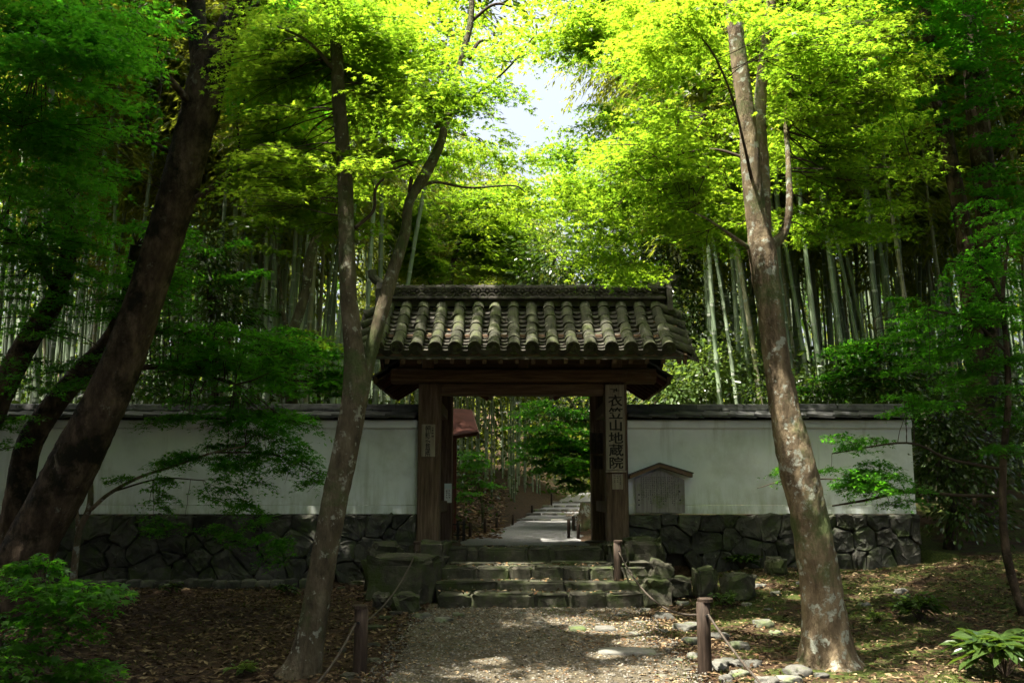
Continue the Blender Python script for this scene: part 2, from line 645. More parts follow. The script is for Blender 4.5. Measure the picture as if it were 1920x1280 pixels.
def ground_material():
    m = mat('forest_floor', [(.020, .012, .008), (.048, .028, .016), (.095, .058, .032)], 9, .95, 1.0, 34, rnd=0, bdist=.03, patch=((.15, .105, .06), 20, .60, .72))
    nt = m.node_tree
    N, L = nt.nodes, nt.links
    b = N['Principled BSDF']
    src = b.inputs['Base Color'].links[0].from_socket
    g = N.new('ShaderNodeNewGeometry')
    sx = N.new('ShaderNodeSeparateXYZ')
    L.new(g.outputs['Position'], sx.inputs[0])
    mr = N.new('ShaderNodeMapRange')           # moss grows on the right of the path
    mr.inputs['From Min'].default_value = .3
    mr.inputs['From Max'].default_value = 2.4
    mr.inputs['To Min'].default_value = -.10
    mr.inputs['To Max'].default_value = .10
    L.new(sx.outputs['X'], mr.inputs['Value'])
    nz = N.new('ShaderNodeTexNoise')
    nz.inputs['Scale'].default_value = 2.3
    nz.inputs['Detail'].default_value = 9
    nz.inputs['Roughness'].default_value = .75
    L.new(g.outputs['Position'], nz.inputs['Vector'])
    ad = N.new('ShaderNodeMath')
    L.new(nz.outputs['Fac'], ad.inputs[0])
    L.new(mr.outputs[0], ad.inputs[1])
    m3 = N.new('ShaderNodeMapRange')
    m3.inputs['From Min'].default_value = .545
    m3.inputs['From Max'].default_value = .64
    L.new(ad.outputs[0], m3.inputs['Value'])
    n4 = N.new('ShaderNodeTexNoise')
    n4.inputs['Scale'].default_value = 40
    n4.inputs['Detail'].default_value = 4
    L.new(g.outputs['Position'], n4.inputs['Vector'])
    rr = ramp(nt, [(.020, .032, .007), (.05, .068, .012), (.095, .11, .022)])
    L.new(n4.outputs['Fac'], rr.inputs[0])
    mx = N.new('ShaderNodeMix')
    mx.data_type = 'RGBA'
    L.new(m3.outputs[0], mx.inputs['Factor'])
    L.new(src, mx.inputs['A'])
    L.new(rr.outputs[0], mx.inputs['B'])
    L.new(mx.outputs['Result'], b.inputs['Base Color'])
    return m


sheet('ground', axis(-70, 70, -9, 9, .12, 3.0), np.concatenate([np.arange(-12, 5, 1.0), np.arange(5, 18, .09), np.arange(18, 40, .5), np.arange(40, 120, 4.0)]), gz, ground_material())


def strip(name, y0, y1, dy, m, lift, n=14, rough=.12):
    ys = np.arange(y0, y1 + dy, dy)
    cx = np.interp(ys, *PCX)
    hw = np.interp(ys, *PHW)
    V = []
    for i, y in enumerate(ys):
        l = cx[i] - hw[i] - rough * sfn(y, 1.0, 2.3)
        r_ = cx[i] + hw[i] + rough * sfn(y, 7.0, 2.0)
        for k in range(n + 1):
            x = l + (r_ - l) * k / n
            V.append((x, y, gzf(x, y) + lift * (1 if 0 < k < n else -2)))
    V = np.array(V)
    i = np.arange(n * (len(ys) - 1))
    a = (i // n) * (n + 1) + i % n
    T = np.vstack([np.stack([a, a + 1, a + n + 2], 1), np.stack([a, a + n + 2, a + n + 1], 1)])
    o = link(name, np_mesh(name, V, T, m, True))
    o['kind'] = 'structure'
    return o


strip('path', 2.0, 11.5, .12, M['gravel'], .012)
strip('gravel_path', 13.0, 42, .25, M['gravel_far'], .012, rough=.06)


# ------------------------------------------------------------------ stones
def chaikin(poly, n=1):
    for _ in range(n):
        q = []
        for i in range(len(poly)):
            a, b = np.array(poly[i]), np.array(poly[(i + 1) % len(poly)])
            q += [a * .90 + b * .10, a * .10 + b * .90]
        poly = q
    return poly


def clip(poly, p, nrm):
    out = []
    for i in range(len(poly)):
        a, b = poly[i], poly[(i + 1) % len(poly)]
        da = (a[0] - p[0]) * nrm[0] + (a[1] - p[1]) * nrm[1]
        db = (b[0] - p[0]) * nrm[0] + (b[1] - p[1]) * nrm[1]
        if da <= 0:
            out.append(a)
        if da * db < 0:
            t = da / (da - db)
            out.append((a[0] + (b[0] - a[0]) * t, a[1] + (b[1] - a[1]) * t))
    return out


def stone_face(parent, poly, Yf, m, bulge, name='stone'):
    """One wall stone: the cell outline at the joint, a rounded proud face."""
    c = np.mean(np.array(poly), 0)
    pl = chaikin([c + (np.array(p) - c) * max(.90, 1 - .0022 / max(.03, np.linalg.norm(np.array(p) - c))) for p in poly], 1)
    q_ = []
    for i_ in range(len(pl)):
        a_, b_ = pl[i_], pl[(i_ + 1) % len(pl)]
        q_ += [a_, (a_ + b_) / 2 + rng.normal(0, .010, 2)]
    pl = [p + rng.normal(0, .004, 2) for p in q_]
    n = len(pl)
    rings = [(1.0, .14), (1.0, .0), (.975, -.6 * bulge), (.90, -.95 * bulge), (.68, -1.0 * bulge), (.36, -1.0 * bulge)]
    vs, fs = [], []
    for j, (s, d) in enumerate(rings):
        for p in pl:
            q = c + (p - c) * s
            dd = 0 if j < 2 else (mn.noise(Vector((q[0] * 6, q[1] * 6, Yf))) + .6 * mn.noise(Vector((q[0] * 19, q[1] * 19, Yf)))) * .045
            vs.append((q[0], Yf + d + dd, q[1]))
    vs.append((c[0], Yf - bulge * 1.05 + mn.noise(Vector((c[0] * 7, c[1] * 7, Yf))) * .02, c[1]))
    for j in range(len(rings) - 1):
        for k in range(n):
            k2 = (k + 1) % n
            fs.append((j * n + k, j * n + k2, (j + 1) * n + k2, (j + 1) * n + k))
    b = (len(rings) - 1) * n
    for k in range(n):
        fs.append((b + k, b + (k + 1) % n, len(vs) - 1))
    return MB().add(vs, fs).build(name, m, parent, smooth=False)


ICO = {}


def ico(sub):
    if sub not in ICO:
        bm = bmesh.new()
        bmesh.ops.create_icosphere(bm, subdivisions=sub, radius=1)
        bm.verts.ensure_lookup_table()
        ICO[sub] = (np.array([v.co[:] for v in bm.verts]), [tuple(v.index for v in f.verts) for f in bm.faces])
        bm.free()
    return ICO[sub]


def boulder_mb(c, size, power=.6, amp=.12, sub=3, seed=None, rot=0.0, nsc=1.6):
    V, Fc = ico(sub)
    seed = random.random() * 50 if seed is None else seed
    vs = []
    cr, sr = math.cos(rot), math.sin(rot)
    for v in V:
        q = np.sign(v) * np.abs(v) ** power
        k = 1 + amp * (mn.noise(Vector(v * nsc) + Vector((seed, seed * .7, 0))) + .5 * mn.noise(Vector(v * nsc * 2.6) + Vector((seed, 0, 9))))
        q = q * np.array(size) * k
        vs.append((c[0] + q[0] * cr - q[1] * sr, c[1] + q[0] * sr + q[1] * cr, c[2] + q[2]))
    return MB().add(vs, Fc)


# ------------------------------------------------------------------ plaster walls on stone bases
WYF = 13.30           # plaster face
SYF = 13.24           # joint plane of the stone base
ZS = PZ(962, 13.27)   # top of the stone base
ZC0 = PZ(803, 13.27)  # underside of the cornice
ZC1 = PZ(790, 13.27)
ZR = PZ(765, 13.35)


streaks(M['plaster'])


def wall_stones(root, x0, x1, seeds, hole=None):
    pts = [np.array((P(a, b, SYF).x, P(a, b, SYF).z)) for a, b in seeds]
    zb = min(gzf(x0, 13.1), gzf(x1, 13.1)) - .12
    wts = [random.uniform(-.11, .11) for _ in pts]
    for i, p in enumerate(pts):
        poly = [(x0, zb), (x1, zb), (x1, ZS - .015), (x0, ZS - .015)]
        for j, q in enumerate(pts):
            if i == j:
                continue
            dd = np.linalg.norm(q - p) + 1e-9
            nn = (q - p) / dd
            mid = (p + q) / 2 + nn * (wts[i] - wts[j]) * .5 * min(1.0, dd / .3)
            if np.linalg.norm(q - p) < 1.6:
                poly = clip(poly, mid, nn)
            if len(poly) < 3:
                break
        if len(poly) < 3 or (hole and hole == i):
            continue
        stone_face(root, poly, SYF + random.uniform(-.025, .015), M['stone'], random.uniform(.015, .05))
    MB().box(x0, x1, SYF + .10, SYF + .34, zb, ZS - .02).build('stone_backing', M['mortar'], root)


def plaster_wall(label, x0, x1, seeds, hole, cut):
    root = thing('plaster_wall', label, 'wall', ((x0 + x1) / 2, WYF + .15, gzf((x0 + x1) / 2, 13.1)), 'plaster walls beside the gate')
    wall_stones(root, x0, x1, seeds, hole)
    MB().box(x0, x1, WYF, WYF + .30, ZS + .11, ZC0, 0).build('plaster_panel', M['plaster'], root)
    MB().box(x0, x1, WYF - .012, WYF + .312, ZS - .01, ZS + .105, .006).build('plaster_skirt', M['plaster'], root)
    MB().box(x0, x1, WYF - .055, WYF + .355, ZC0 + .003, ZC1 + .02, .012).build('cornice', M['plaster'], root)
    # cap: skewed overlapping slabs down each side of a ridge
    n = int(round((x1 - x0) / .36))
    w = (x1 - x0) / n
    ze, zr = ZC1 + .03, ZR - .07
    for side in (-1, 1):
        mb_y = WYF + .15
        ye, yr = mb_y + side * .36, mb_y + side * .06
        sk = .12
        th = .035
        me = None
        for i in range(n):
            xa = x0 + i * w
            lift = .022
            vs = []
            for (dx, t, l) in ((-.01, 0, lift), (w + .02, 0, 0), (w + .02, 1, 0), (-.01, 1, lift)):
                x = min(max(xa + dx + sk * (t - .5), x0), x1)
                y = ye + (yr - ye) * t
                z = ze + (zr - ze) * t + l
                vs += [(x, y, z), (x, y, z + th)]
            fs = [(0, 2, 3, 1), (2, 4, 5, 3), (4, 6, 7, 5), (6, 0, 1, 7), (1, 3, 5, 7), (0, 6, 4, 2)]
            MB().add(vs, fs).build('cap_tile', M['cap'], root)
    nr = max(1, int(round((x1 - x0) / .62)))
    wr = (x1 - x0) / nr
    for i in range(nr):
        xa = x0 + i * wr
        j = random.uniform(-.006, .006)
        MB().box(xa + .004, xa + wr - .004, WYF + .01, WYF + .29, zr + .02 + j, zr + .062 + j, .008).build('ridge_course', M['cap'], root)
        prof = [(WYF + .04, zr + .066 + j), (WYF + .26, zr + .066 + j), (WYF + .24, zr + .115 + j), (WYF + .15, zr + .135 + j), (WYF + .06, zr + .115 + j)]
        xb = xa + wr / 2
        MB().prism(prof, 'x', xa - wr / 2 + .005 if i else xa, xb - .005).build('ridge_tile', M['cap'], root)
        if i == nr - 1:
            MB().prism(prof, 'x', xb + .005, xa + wr).build('ridge_tile', M['cap'], root)
    MB().box(x0, x1, WYF + .05, WYF + .25, ZC1 + .02, zr + .03).build('cap_core', M['mortar'], root)
    return root


def zz(lst, s, ox, oy):
    return [(ox + a / s, oy + b / s) for a, b in lst]


SR = zz([(120, 105), (110, 200), (170, 310), (320, 95), (405, 100), (330, 215), (530, 130), (650, 80), (750, 130), (890, 110), (985, 140), (525, 222), (430, 325),
         (545, 320), (650, 225), (725, 290), (880, 310), (1010, 270), (1280, 230), (1390, 120), (1430, 220), (1500, 110), (1650, 290), (1640, 110), (1770, 130),
         (1400, 330), (1310, 120), (1530, 210), (1490, 340), (1290, 340), (1080, 120), (1180, 110), (1090, 230), (1170, 330), (1060, 340), (60, 290), (335, 370), (620, 350)], 3.097, 1160, 940)
SL = zz([(1240, 110), (1370, 130), (1330, 200), (1590, 120), (1650, 100), (1715, 115), (1820, 120), (1790, 170), (1880, 185), (1560, 220), (1700, 245), (1865, 235),
         (1840, 285), (1580, 350), (1440, 260), (1200, 215), (1330, 300), (1100, 190), (1000, 110), (880, 110), (750, 110), (800, 190), (700, 190), (920, 200), (1080, 280),
         (840, 290), (680, 270), (590, 340), (560, 140), (430, 110), (330, 110), (480, 170), (350, 200), (540, 230), (440, 260), (280, 290), (120, 240), (200, 130), (120, 110),
         (30, 130), (1000, 350), (1180, 370), (760, 360), (430, 370), (300, 390), (50, 340), (900, 400), (1470, 130), (1720, 340), (1850, 360), (1450, 380), (-60, 120), (-90, 230),
         (-170, 140), (-200, 300), (-60, 380), (-300, 200), (-260, 380)], 2.667, 60, 940)
XL1, XR0, XR1 = PX(783, 13.3, 900), PX(1177, 13.3, 900), PX(1714, 13.3, 900)
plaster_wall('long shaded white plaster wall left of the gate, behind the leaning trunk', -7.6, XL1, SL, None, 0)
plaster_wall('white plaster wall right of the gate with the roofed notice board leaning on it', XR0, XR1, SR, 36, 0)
print('walls', len(bpy.data.objects))

# ------------------------------------------------------------------ the gate
gate = thing('temple_gate', 'roofed wooden temple gate with mossy tiled roof standing at the top of the stone steps', 'gate', (GX, GY, .70))
FZ = .72
px_ = lambda p, Y=13.3, py=880: PX(p, Y, py)
LPX, RPX = px_(805), px_(1155)
PW = .145
ZT = PZ(718, 13.2)
ZB = PZ(690, 13.2)
ZL = PZ(740, 13.2)
for x in (LPX, RPX):
    MB().box(x - PW, x + PW, GY - .15, GY + .15, FZ + .02, ZT, .018).build('post', M['wood'], gate)
    boulder_mb((x + (.02 if x > 0 else .03), GY - .02, FZ - .06), (.27, .27, .10), .35, .05, 3).build('foundation_stone', M['stone_moss'], gate, True)
    # rear post
    xi = LPX + .09 if x == LPX else RPX - .09
    MB().box(xi - .115, xi + .115, 14.86, 15.09, FZ - .02, 2.95, .015).build('rear_post', M['wood'], gate)
    boulder_mb((xi, 14.97, FZ - .08), (.22, .22, .09), .4, .05, 3).build('foundation_stone', M['stone_moss'], gate, True)
    MB().box(xi - .05, xi + .05, GY + .152, 14.858, 1.15, 1.30, .008).build('tie_rail', M['wood'], gate)
    MB().box(xi - .05, xi + .05, GY + .152, 14.858, 2.48, 2.63, .008).build('tie_rail', M['wood'], gate)
# door leaves folded back inside
# beams across
tx0, tx1 = PX(733, 13.15, 705), PX(1230, 13.15, 705)
pr = []
for k in range(14):
    a = 2 * math.pi * k / 14
    ca, sa = math.cos(a), math.sin(a)
    pr.append((GY - .0 + .19 * math.copysign(abs(ca) ** .5, ca), (ZB + ZT) / 2 + .098 * math.copysign(abs(sa) ** .5, sa)))
MB().prism(pr, 'x', tx0, tx1).build('head_beam', M['wood_h'], gate)
MB().box(LPX + PW + .003, RPX - PW - .003, GY - .11, GY + .11, ZL, ZT - .006, .012).build('lintel', M['wood_h'], gate)
MB().box(tx0 + .10, tx1 - .10, GY - .05, GY + .05, ZB + .004, ZB + .26).build('wall_plank', M['wood_h'], gate)
for p in (803, 981, 1155):          # struts above the beam
    x = PX(p, 13.2, 675)
    MB().box(x - .075, x + .075, GY - .17, GY - .052, ZB - .006, ZB + .26, .01).build('strut', M['wood'], gate)
    # bracket arm reaching forward to the purlin
    MB().box(x - .05, x + .05, 12.48, GY - .172, ZB + .16, ZB + .25, .01).build('bracket_arm', M['wood'], gate)
for yy in (12.58, GY + .72):
    MB().box(GX - 1.92, GX + 1.96, yy - .05, yy + .05, ZB + .255, ZB + .345, .01).build('purlin', M['wood_h'], gate)
MB().box(GX - 1.92, GX + 1.96, GY - .07, GY + .07, ZB + .62, ZB + .75, .01).build('ridge_beam', M['wood_h'], gate)

# main roof -------------------------------------------------------
RZ0, RZ1 = PZ(563, 13.1), PZ(652, 12.14)
RUN = 1.17


def slope(t, side=-1):
    """Point on the roof slope: t=0 at the ridge, 1 at the eave."""
    return GY + side * RUN * t, RZ0 + (RZ1 - RZ0) * t - .05 * math.sin(math.pi * t)


roof_mb = MB()
for side in (-1, 1):
    N_ = 8
    prev = None
    top, bot = [], []
    for k in range(N_ + 1):
        y, z = slope(k / N_, side)
        top.append((y, z - .115))
        bot.append((y, z - .145))
    poly = top + bot[::-1]
    roof_mb.prism(poly, 'x', GX - 1.98, GX + 2.02)
roof = roof_mb.build('roof', M['mortar'], gate)
NC = 16
PITCHX = .24
for side in (-1, 1):
    # rafters
    y0, z0 = slope(.02, side)
    y1, z1 = slope(.985, side)
    for i in range(20):
        x = GX - 1.88 + i * 3.80 / 19
        if side == -1:
            MB().beam((x, y0, z0 - .19), (x, y1, z1 - .175), .05, .07).build('rafter', M['wood'], roof)
    mbf = MB().beam((GX - 1.98, y1 + (.03 if side < 0 else -.03), z1 - .10), (GX + 2.02, y1 + (.03 if side < 0 else -.03), z1 - .10), .04, .045)
    mbf.build('eave_board', M['wood_h'], roof)

# tile meshes (x across, -y down the slope, z out of the slope)
CT = 6                                  # cover tiles in a column
SLEN = math.hypot(RUN, RZ0 - RZ1)
CL = SLEN / CT
PT = 12
PL = SLEN / PT


def cover_mesh(name, L_, r0, r1, disc, m):
    S = 8
    vs, fs = [], []
    rows = [(0.0, r0, 0), (L_ * .90, r1, 0), (L_ * .93, r1 * 1.07, 0), (L_, r1 * 1.07, 0), (L_, r1 * .88, 0)]
    for (d, r_, _) in rows:
        for k in range(S + 1):
            a = math.pi * k / S
            vs.append((math.cos(a) * r_, -d, math.sin(a) * r_))
    W = S + 1
    for j in range(len(rows) - 1):
        for k in range(S):
            fs.append((j * W + k, j * W + k + 1, (j + 1) * W + k + 1, (j + 1) * W + k))
    if disc:
        c = Vector((0, -L_, 0))
        S2 = 16
        n0 = len(vs)
        for (rr, dd) in ((r1 * 1.10, 0), (r1 * 1.10, -.018), (r1 * .86, -.018), (r1 * .82, -.004), (r1 * .45, -.004), (r1 * .36, -.016), (0.001, -.018)):
            for k in range(S2):
                a = 2 * math.pi * k / S2
                vs.append((c.x + rr * math.cos(a), c.y + dd, c.z + rr * math.sin(a) - .004))
        for j in range(6):
            for k in range(S2):
                k2 = (k + 1) % S2
                fs.append((n0 + j * S2 + k, n0 + j * S2 + k2, n0 + (j + 1) * S2 + k2, n0 + (j + 1) * S2 + k))
    else:
        fs.append(tuple((len(rows) - 1) * W + k for k in range(W)))
    return MB().add(vs, fs).mesh(name, m, smooth=False)


def pan_mesh(name, L_, w, sag, m, drop=0.0):
    S = 7
    vs, fs = [], []
    for d, dz in ((0.0, -.008), (L_ * 1.2, .022)):
        for k in range(S + 1):
            u = -1 + 2 * k / S
            vs.append((u * w / 2, -d, dz - sag * (1 - u * u)))
    W = S + 1
    for k in range(W):                  # front edge and underside
        x, y, z = vs[W + k]
        vs.append((x, y - .002, z - .032 - drop * (.4 + .6 * (1 - abs(-1 + 2 * k / S)))))
    for k in range(W):
        x, y, z = vs[k]
        vs.append((x, y, z - .012))
    for k in range(S):
        fs.append((k, k + 1, W + k + 1, W + k))
        fs.append((W + k, W + k + 1, 2 * W + k + 1, 2 * W + k))
        fs.append((2 * W + k, 2 * W + k + 1, 3 * W + k + 1, 3 * W + k))
    return MB().add(vs, fs).mesh(name, m, smooth=False)


me_cover = [cover_mesh('cover_tile', CL * 1.06, .072, .078, False, M['tile_moss'])]
me_eave = cover_mesh('eave_tile', CL, .074, .080, True, M['tile_moss'])
me_pan = pan_mesh('pan_tile', PL, .20, .045, M['tile'])
me_eavepan = pan_mesh('eave_pan_tile', PL, .20, .045, M['tile'], .05)


def slope_frame(t, side):
    y, z = slope(t, side)
    y2, z2 = slope(t + .01, side)
    d = Vector((0, y2 - y, z2 - z)).normalized()          # down slope
    x = Vector((1, 0, 0)) if side == -1 else Vector((-1, 0, 0))
    n = x.cross(-d).normalized()
    if n.z < 0:
        n = -n
    return Vector((0, y, z)), x, d, n


def put(name, me, parent, t, side, x, dz=0.0, yaw=0.0, roll=0.0):
    o = link(name, me, parent)
    p, ax, d, n = slope_frame(t, side)
    m3 = Matrix((ax, -d, n)).transposed()
    m4 = m3.to_4x4() @ Matrix.Rotation(yaw, 4, 'Z') @ Matrix.Rotation(roll, 4, 'X')
    q = p + n * dz
    m4.translation = Vector((x, q.y, q.z)) - base_of(parent)
    o.matrix_local = m4
    return o


rear = MB()
for i in range(NC):
    x = GX + (i - (NC - 1) / 2) * PITCHX
    for j in range(CT):
        me = me_eave if j == CT - 1 else me_cover[0]
        put('eave_tile' if j == CT - 1 else 'cover_tile', me, roof, j / CT, -1, x + random.uniform(-.008, .008), .008 + random.uniform(0, .010), random.uniform(-.04, .04), random.uniform(-.02, .025))
for i in range(NC - 1):
    x = GX + (i - (NC - 2) / 2) * PITCHX
    for j in range(PT):
        put('eave_pan_tile' if j == PT - 1 else 'pan_tile', me_eavepan if j == PT - 1 else me_pan, roof, j / PT, -1, x, random.uniform(-.004, .004), random.uniform(-.02, .02), random.uniform(-.015, .02))
# verge: short tiles laid across the slope at both ends
me_verge = cover_mesh('verge_tile', .30, .062, .067, True, M['tile_moss'])
for sx in (-1, 1):
    for j in range(5):
        t = .10 + j * .205
        p, ax, d, n = slope_frame(t, -1)
        o = link('verge_tile', me_verge, roof)
        out = Vector((sx, -.10, -.42)).normalized()
        yax = -out
        zax = (n - yax * n.dot(yax)).normalized()
        xax = yax.cross(zax)
        m4 = Matrix((xax, yax, zax)).transposed().to_4x4()
        m4.translation = Vector((GX + sx * 1.82, p.y, p.z)) + n * .02 - base_of(roof)
        o.matrix_local = m4
    vb = MB()
    ys = [slope(k / 6, -1) for k in range(7)]
    vb.add([(GX + sx * 1.84, y, z - .02) for y, z in ys] + [(GX + sx * 2.16, y, z - .15) for y, z in ys] +
           [(GX + sx * 1.84, y, z - .06) for y, z in ys] + [(GX + sx * 2.16, y, z - .19) for y, z in ys],
           [(k, k + 1, 8 + k, 7 + k) for k in range(6)] + [(14 + k, 15 + k, 22 + k, 21 + k) for k in range(6)] + [(7 + k, 8 + k, 22 + k, 21 + k) for k in range(6)] + [(6, 13, 27, 20), (0, 7, 21, 14)])
    vb.build('verge_board', M['tile'], roof)
    bb = MB()
    for side in (-1, 1):
        y0, z0 = slope(.0, side)
        y1, z1 = slope(1.0, side)
        bb.beam((GX + sx * 1.99, y0, z0 - .16), (GX + sx * 1.99, y1, z1 - .15), .04, .12)
    bb.build('barge_board', M['wood_h'], roof)
# rear slope (out of sight): joined
rs = MB()
for i in range(NC):
    x = GX + (i - (NC - 1) / 2) * PITCHX
    ring = []
    for k in range(9):
        y, z = slope(k / 8, 1)
        ring.append((x, y, z))
    rs.tube(ring, .076, 8)
ps = [slope(k / 8, 1) for k in range(9)]
rs.add([(GX - 1.9, y, z) for y, z in ps] + [(GX + 1.94, y, z) for y, z in ps], [(k, k + 1, 10 + k, 9 + k) for k in range(8)])
rs.build('rear_slope_tiles', M['tile'], roof)['kind'] = 'stuff'

# ridge
ridge = MB().box(GX - 1.88, GX + 1.92, GY - .10, GY + .10, RZ0 - .06, PZ(540, 13.2)).build('ridge', M['tile'], gate)
ZR0 = RZ0 + .02
ZR9 = PZ(540, 13.2)
for (z, h, w, nm) in ((ZR0 + .005, .035, .17, 'noshi_course'), ((ZR0 + ZR9) / 2 + .01, .02, .118, 'noshi_course'), (ZR9 - .012, .022, .125, 'noshi_course')):
    n = 8
    for i in range(n):
        xa, xb = GX - 1.89 + i * 3.82 / n, GX - 1.89 + (i + 1) * 3.82 / n
        MB().box(xa + .002, xb - .002, GY - w, GY + w, z, z + h, .006).build('ridge_course', M['tile'], ridge)
wv = MB()
S = 8
for k in range(S):
    a0, a1 = math.pi * k / S, math.pi * (k + 1) / S
    r0, r1 = .058, .038
    q = [(math.cos(a0) * r0, 0, math.sin(a0) * r0), (math.cos(a1) * r0, 0, math.sin(a1) * r0), (math.cos(a1) * r1, 0, math.sin(a1) * r1), (math.cos(a0) * r1, 0, math.sin(a0) * r1)]
    wv.add(q + [(x, -.03, z) for x, _, z in q], [(4, 5, 6, 7), (0, 1, 5, 4), (2, 3, 7, 6)])
wv.tube([(0, -.002, .008), (0, -.026, .008)], .02, 6)
me_wave = wv.mesh('wave_tile', M['tile'])
nW = 31
for row, zc in enumerate((ZR0 + .045, (ZR0 + ZR9) / 2 + .034)):
    for i in range(nW):
        x = GX - 1.83 + (i + (.5 if row else 0)) * 3.66 / nW
        o = link('wave_tile', me_wave, ridge, Vector((x, GY - .112, zc)) - base_of(ridge))
capmb = MB()
for (a, b, r_) in ((0, .235, .066), (.225, .262, .083)):
    pts = []
    prof = []
    for k in range(9):
        an = math.pi * k / 8
        prof.append((math.cos(an) * r_, math.sin(an) * r_ * .75))
    capmb.prism(prof, 'x', a, b)
me_cap = capmb.mesh('ridge_cap_tile', M['tile'])
for i in range(14):
    link('ridge_cap_tile', me_cap, ridge, Vector((GX - 1.86 + i * 3.78 / 14, GY, ZR9 + .012)) - base_of(ridge))
for sx, tp in ((-1, (697, 507)), (1, (1264, 517))):
    xe = GX + (-1.90 if sx < 0 else 1.94)
    mb = MB()
    prof = [(GY - .24, RZ0 - .14), (GY + .24, RZ0 - .14), (GY + .20, RZ0 + .02), (GY + .17, ZR9 - .02), (GY + .07, ZR9 + .09), (GY - .07, ZR9 + .09), (GY - .17, ZR9 - .02), (GY - .20, RZ0 + .02)]
    mb.prism(prof, 'x', xe, xe + sx * .07)
    orn = mb.build('end_tile', M['tile'], ridge)
    tip = P(tp[0], tp[1], GY)
    c = catmull([(xe - sx * .22, GY, ZR9 + .05), (xe, GY, ZR9 + .075), ((xe + tip.x) / 2 + sx * .05, GY, (ZR9 + tip.z) / 2 + .03), (tip.x, GY, tip.z)], 5)
    MB().tube(c, [.05 + .012 * k / (len(c) - 1) for k in range(len(c))], 10).build('ridge_horn', M['tile_moss'], ridge)

# two small rear roofs over the post pairs -------------------------
YA, YB = 13.50, 15.75
ZE, ZRg = 2.92, 3.40
HWs = .76
for x in (LPX, RPX):
    sr = MB()
    for s in (-1, 1):
        sr.prism([(x, ZRg), (x + s * HWs, ZE), (x + s * HWs, ZE - .035), (x, ZRg - .035)], 'y', YA, YB)
    srf = sr.build('side_roof', M['wood'], gate)
    for s in (-1, 1):
        for k in range(8):
            y = YA + .09 + k * (YB - YA - .18) / 7
            MB().beam((x, y, ZRg - .075), (x + s * (HWs - .04), y, ZE - .05), .045, .06).build('rafter', M['wood_red'], srf)
        MB().beam((x + s * HWs, YA - .03, ZE), (x + s * HWs, YB + .03, ZE), .05, .09).build('eave_board', M['wood'], srf)
        nk, nr_ = 7, 4
        for j in range(nr_):
            for k in range(nk):
                ya, yb = YA - .05 + k * (YB - YA + .10) / nk, YA - .05 + (k + 1) * (YB - YA + .10) / nk
                u0, u1 = j / nr_, (j + 1.18) / nr_
                a = Vector((x + s * HWs * 1.05 * u0, 0, ZRg + .03 + (ZE - ZRg) * 1.05 * u0))
                b = Vector((x + s * HWs * 1.05 * u1, 0, ZRg + .06 + (ZE - ZRg) * 1.05 * u1))
                if j == nr_ - 1:
                    b = Vector((x + s * HWs * 1.08, 0, ZE + .015))
                vs = []
                for q in (a, b):
                    for y, l in ((ya + .003, .014), (yb - .003, 0)):
                        vs += [(q.x, y, q.z + l), (q.x, y, q.z + .03 + l)]
                MB().add(vs, [(0, 2, 3, 1), (4, 5, 7, 6), (0, 1, 5, 4), (2, 6, 7, 3), (1, 3, 7, 5), (0, 4, 6, 2)]).build('flat_tile', M['cap'], srf)
    MB().tube([(x, YA - .08, ZRg + .06), (x, YB + .08, ZRg + .06)], .085, 10).build('ridge_roll', M['cap'], srf)
    MB().prism([(x - .60, ZE + .03), (x + .60, ZE + .03), (x, ZRg - .05)], 'y', YA + .12, YA + .15).build('gable_board', M['plaster'] if False else M['wood'], srf)

# ------------------------------------------------------------------ stone steps
steps = thing('stone_steps', 'four mossy stone steps rising to the gate', 'steps', (GX, 12.0, .15))
steps['kind'] = 'structure'


def step_row(x0, x1, yf, depth, z0, z1, cuts, m):
    xs = [x0] + [x0 + (x1 - x0) * c for c in cuts] + [x1]
    for a, b in zip(xs[:-1], xs[1:]):
        j = random.uniform(-.02, .02)
        dz = random.uniform(-.012, .006)
        boulder_mb(((a + b) / 2, yf + depth / 2 + j, (z0 + z1) / 2 - .03 + dz), ((b - a) / 2 * 1.02, depth / 2, (z1 - z0) / 2 + .03), .18, .11, 3, nsc=2.4).build('step_stone', m, steps, False)


SZ = [PZ(1112, 11.3), PZ(1090, 11.68), PZ(1062, 12.02), PZ(1027, 12.72)]
step_row(PX(822, 11.4, 1120), PX(1205, 11.4, 1120), 11.30, .48, .05, SZ[0], [.16, .46, .64, .82], M['stone_moss'])
step_row(PX(815, 11.7, 1095), PX(1210, 11.7, 1095), 11.68, .46, .20, SZ[1], [.30, .62], M['stone_moss'])
step_row(PX(826, 12.1, 1070), PX(1150, 12.1, 1070), 12.02, .50, .30, SZ[2], [.20, .40, .53, .70, .86], M['stone_moss'])
step_row(PX(838, 12.5, 1050), PX(1150, 12.5, 1050), 12.40, .42, .38, SZ[2] + .02, [.33, .60], M['stone_moss'])
step_row(PX(838, 12.8, 1035), PX(1130, 12.8, 1035), 12.72, .62, .45, SZ[3], [.13, .20, .52, .66], M['stone_moss'])
step_row(px_(850), px_(1110), 13.30, .5, .45, SZ[3] - .008, [.4, .7], M['stone_moss'])
MB().box(px_(840), px_(1122), 12.95, 13.9, .3, SZ[3] - .03).build('step_core', M['mortar'], steps)
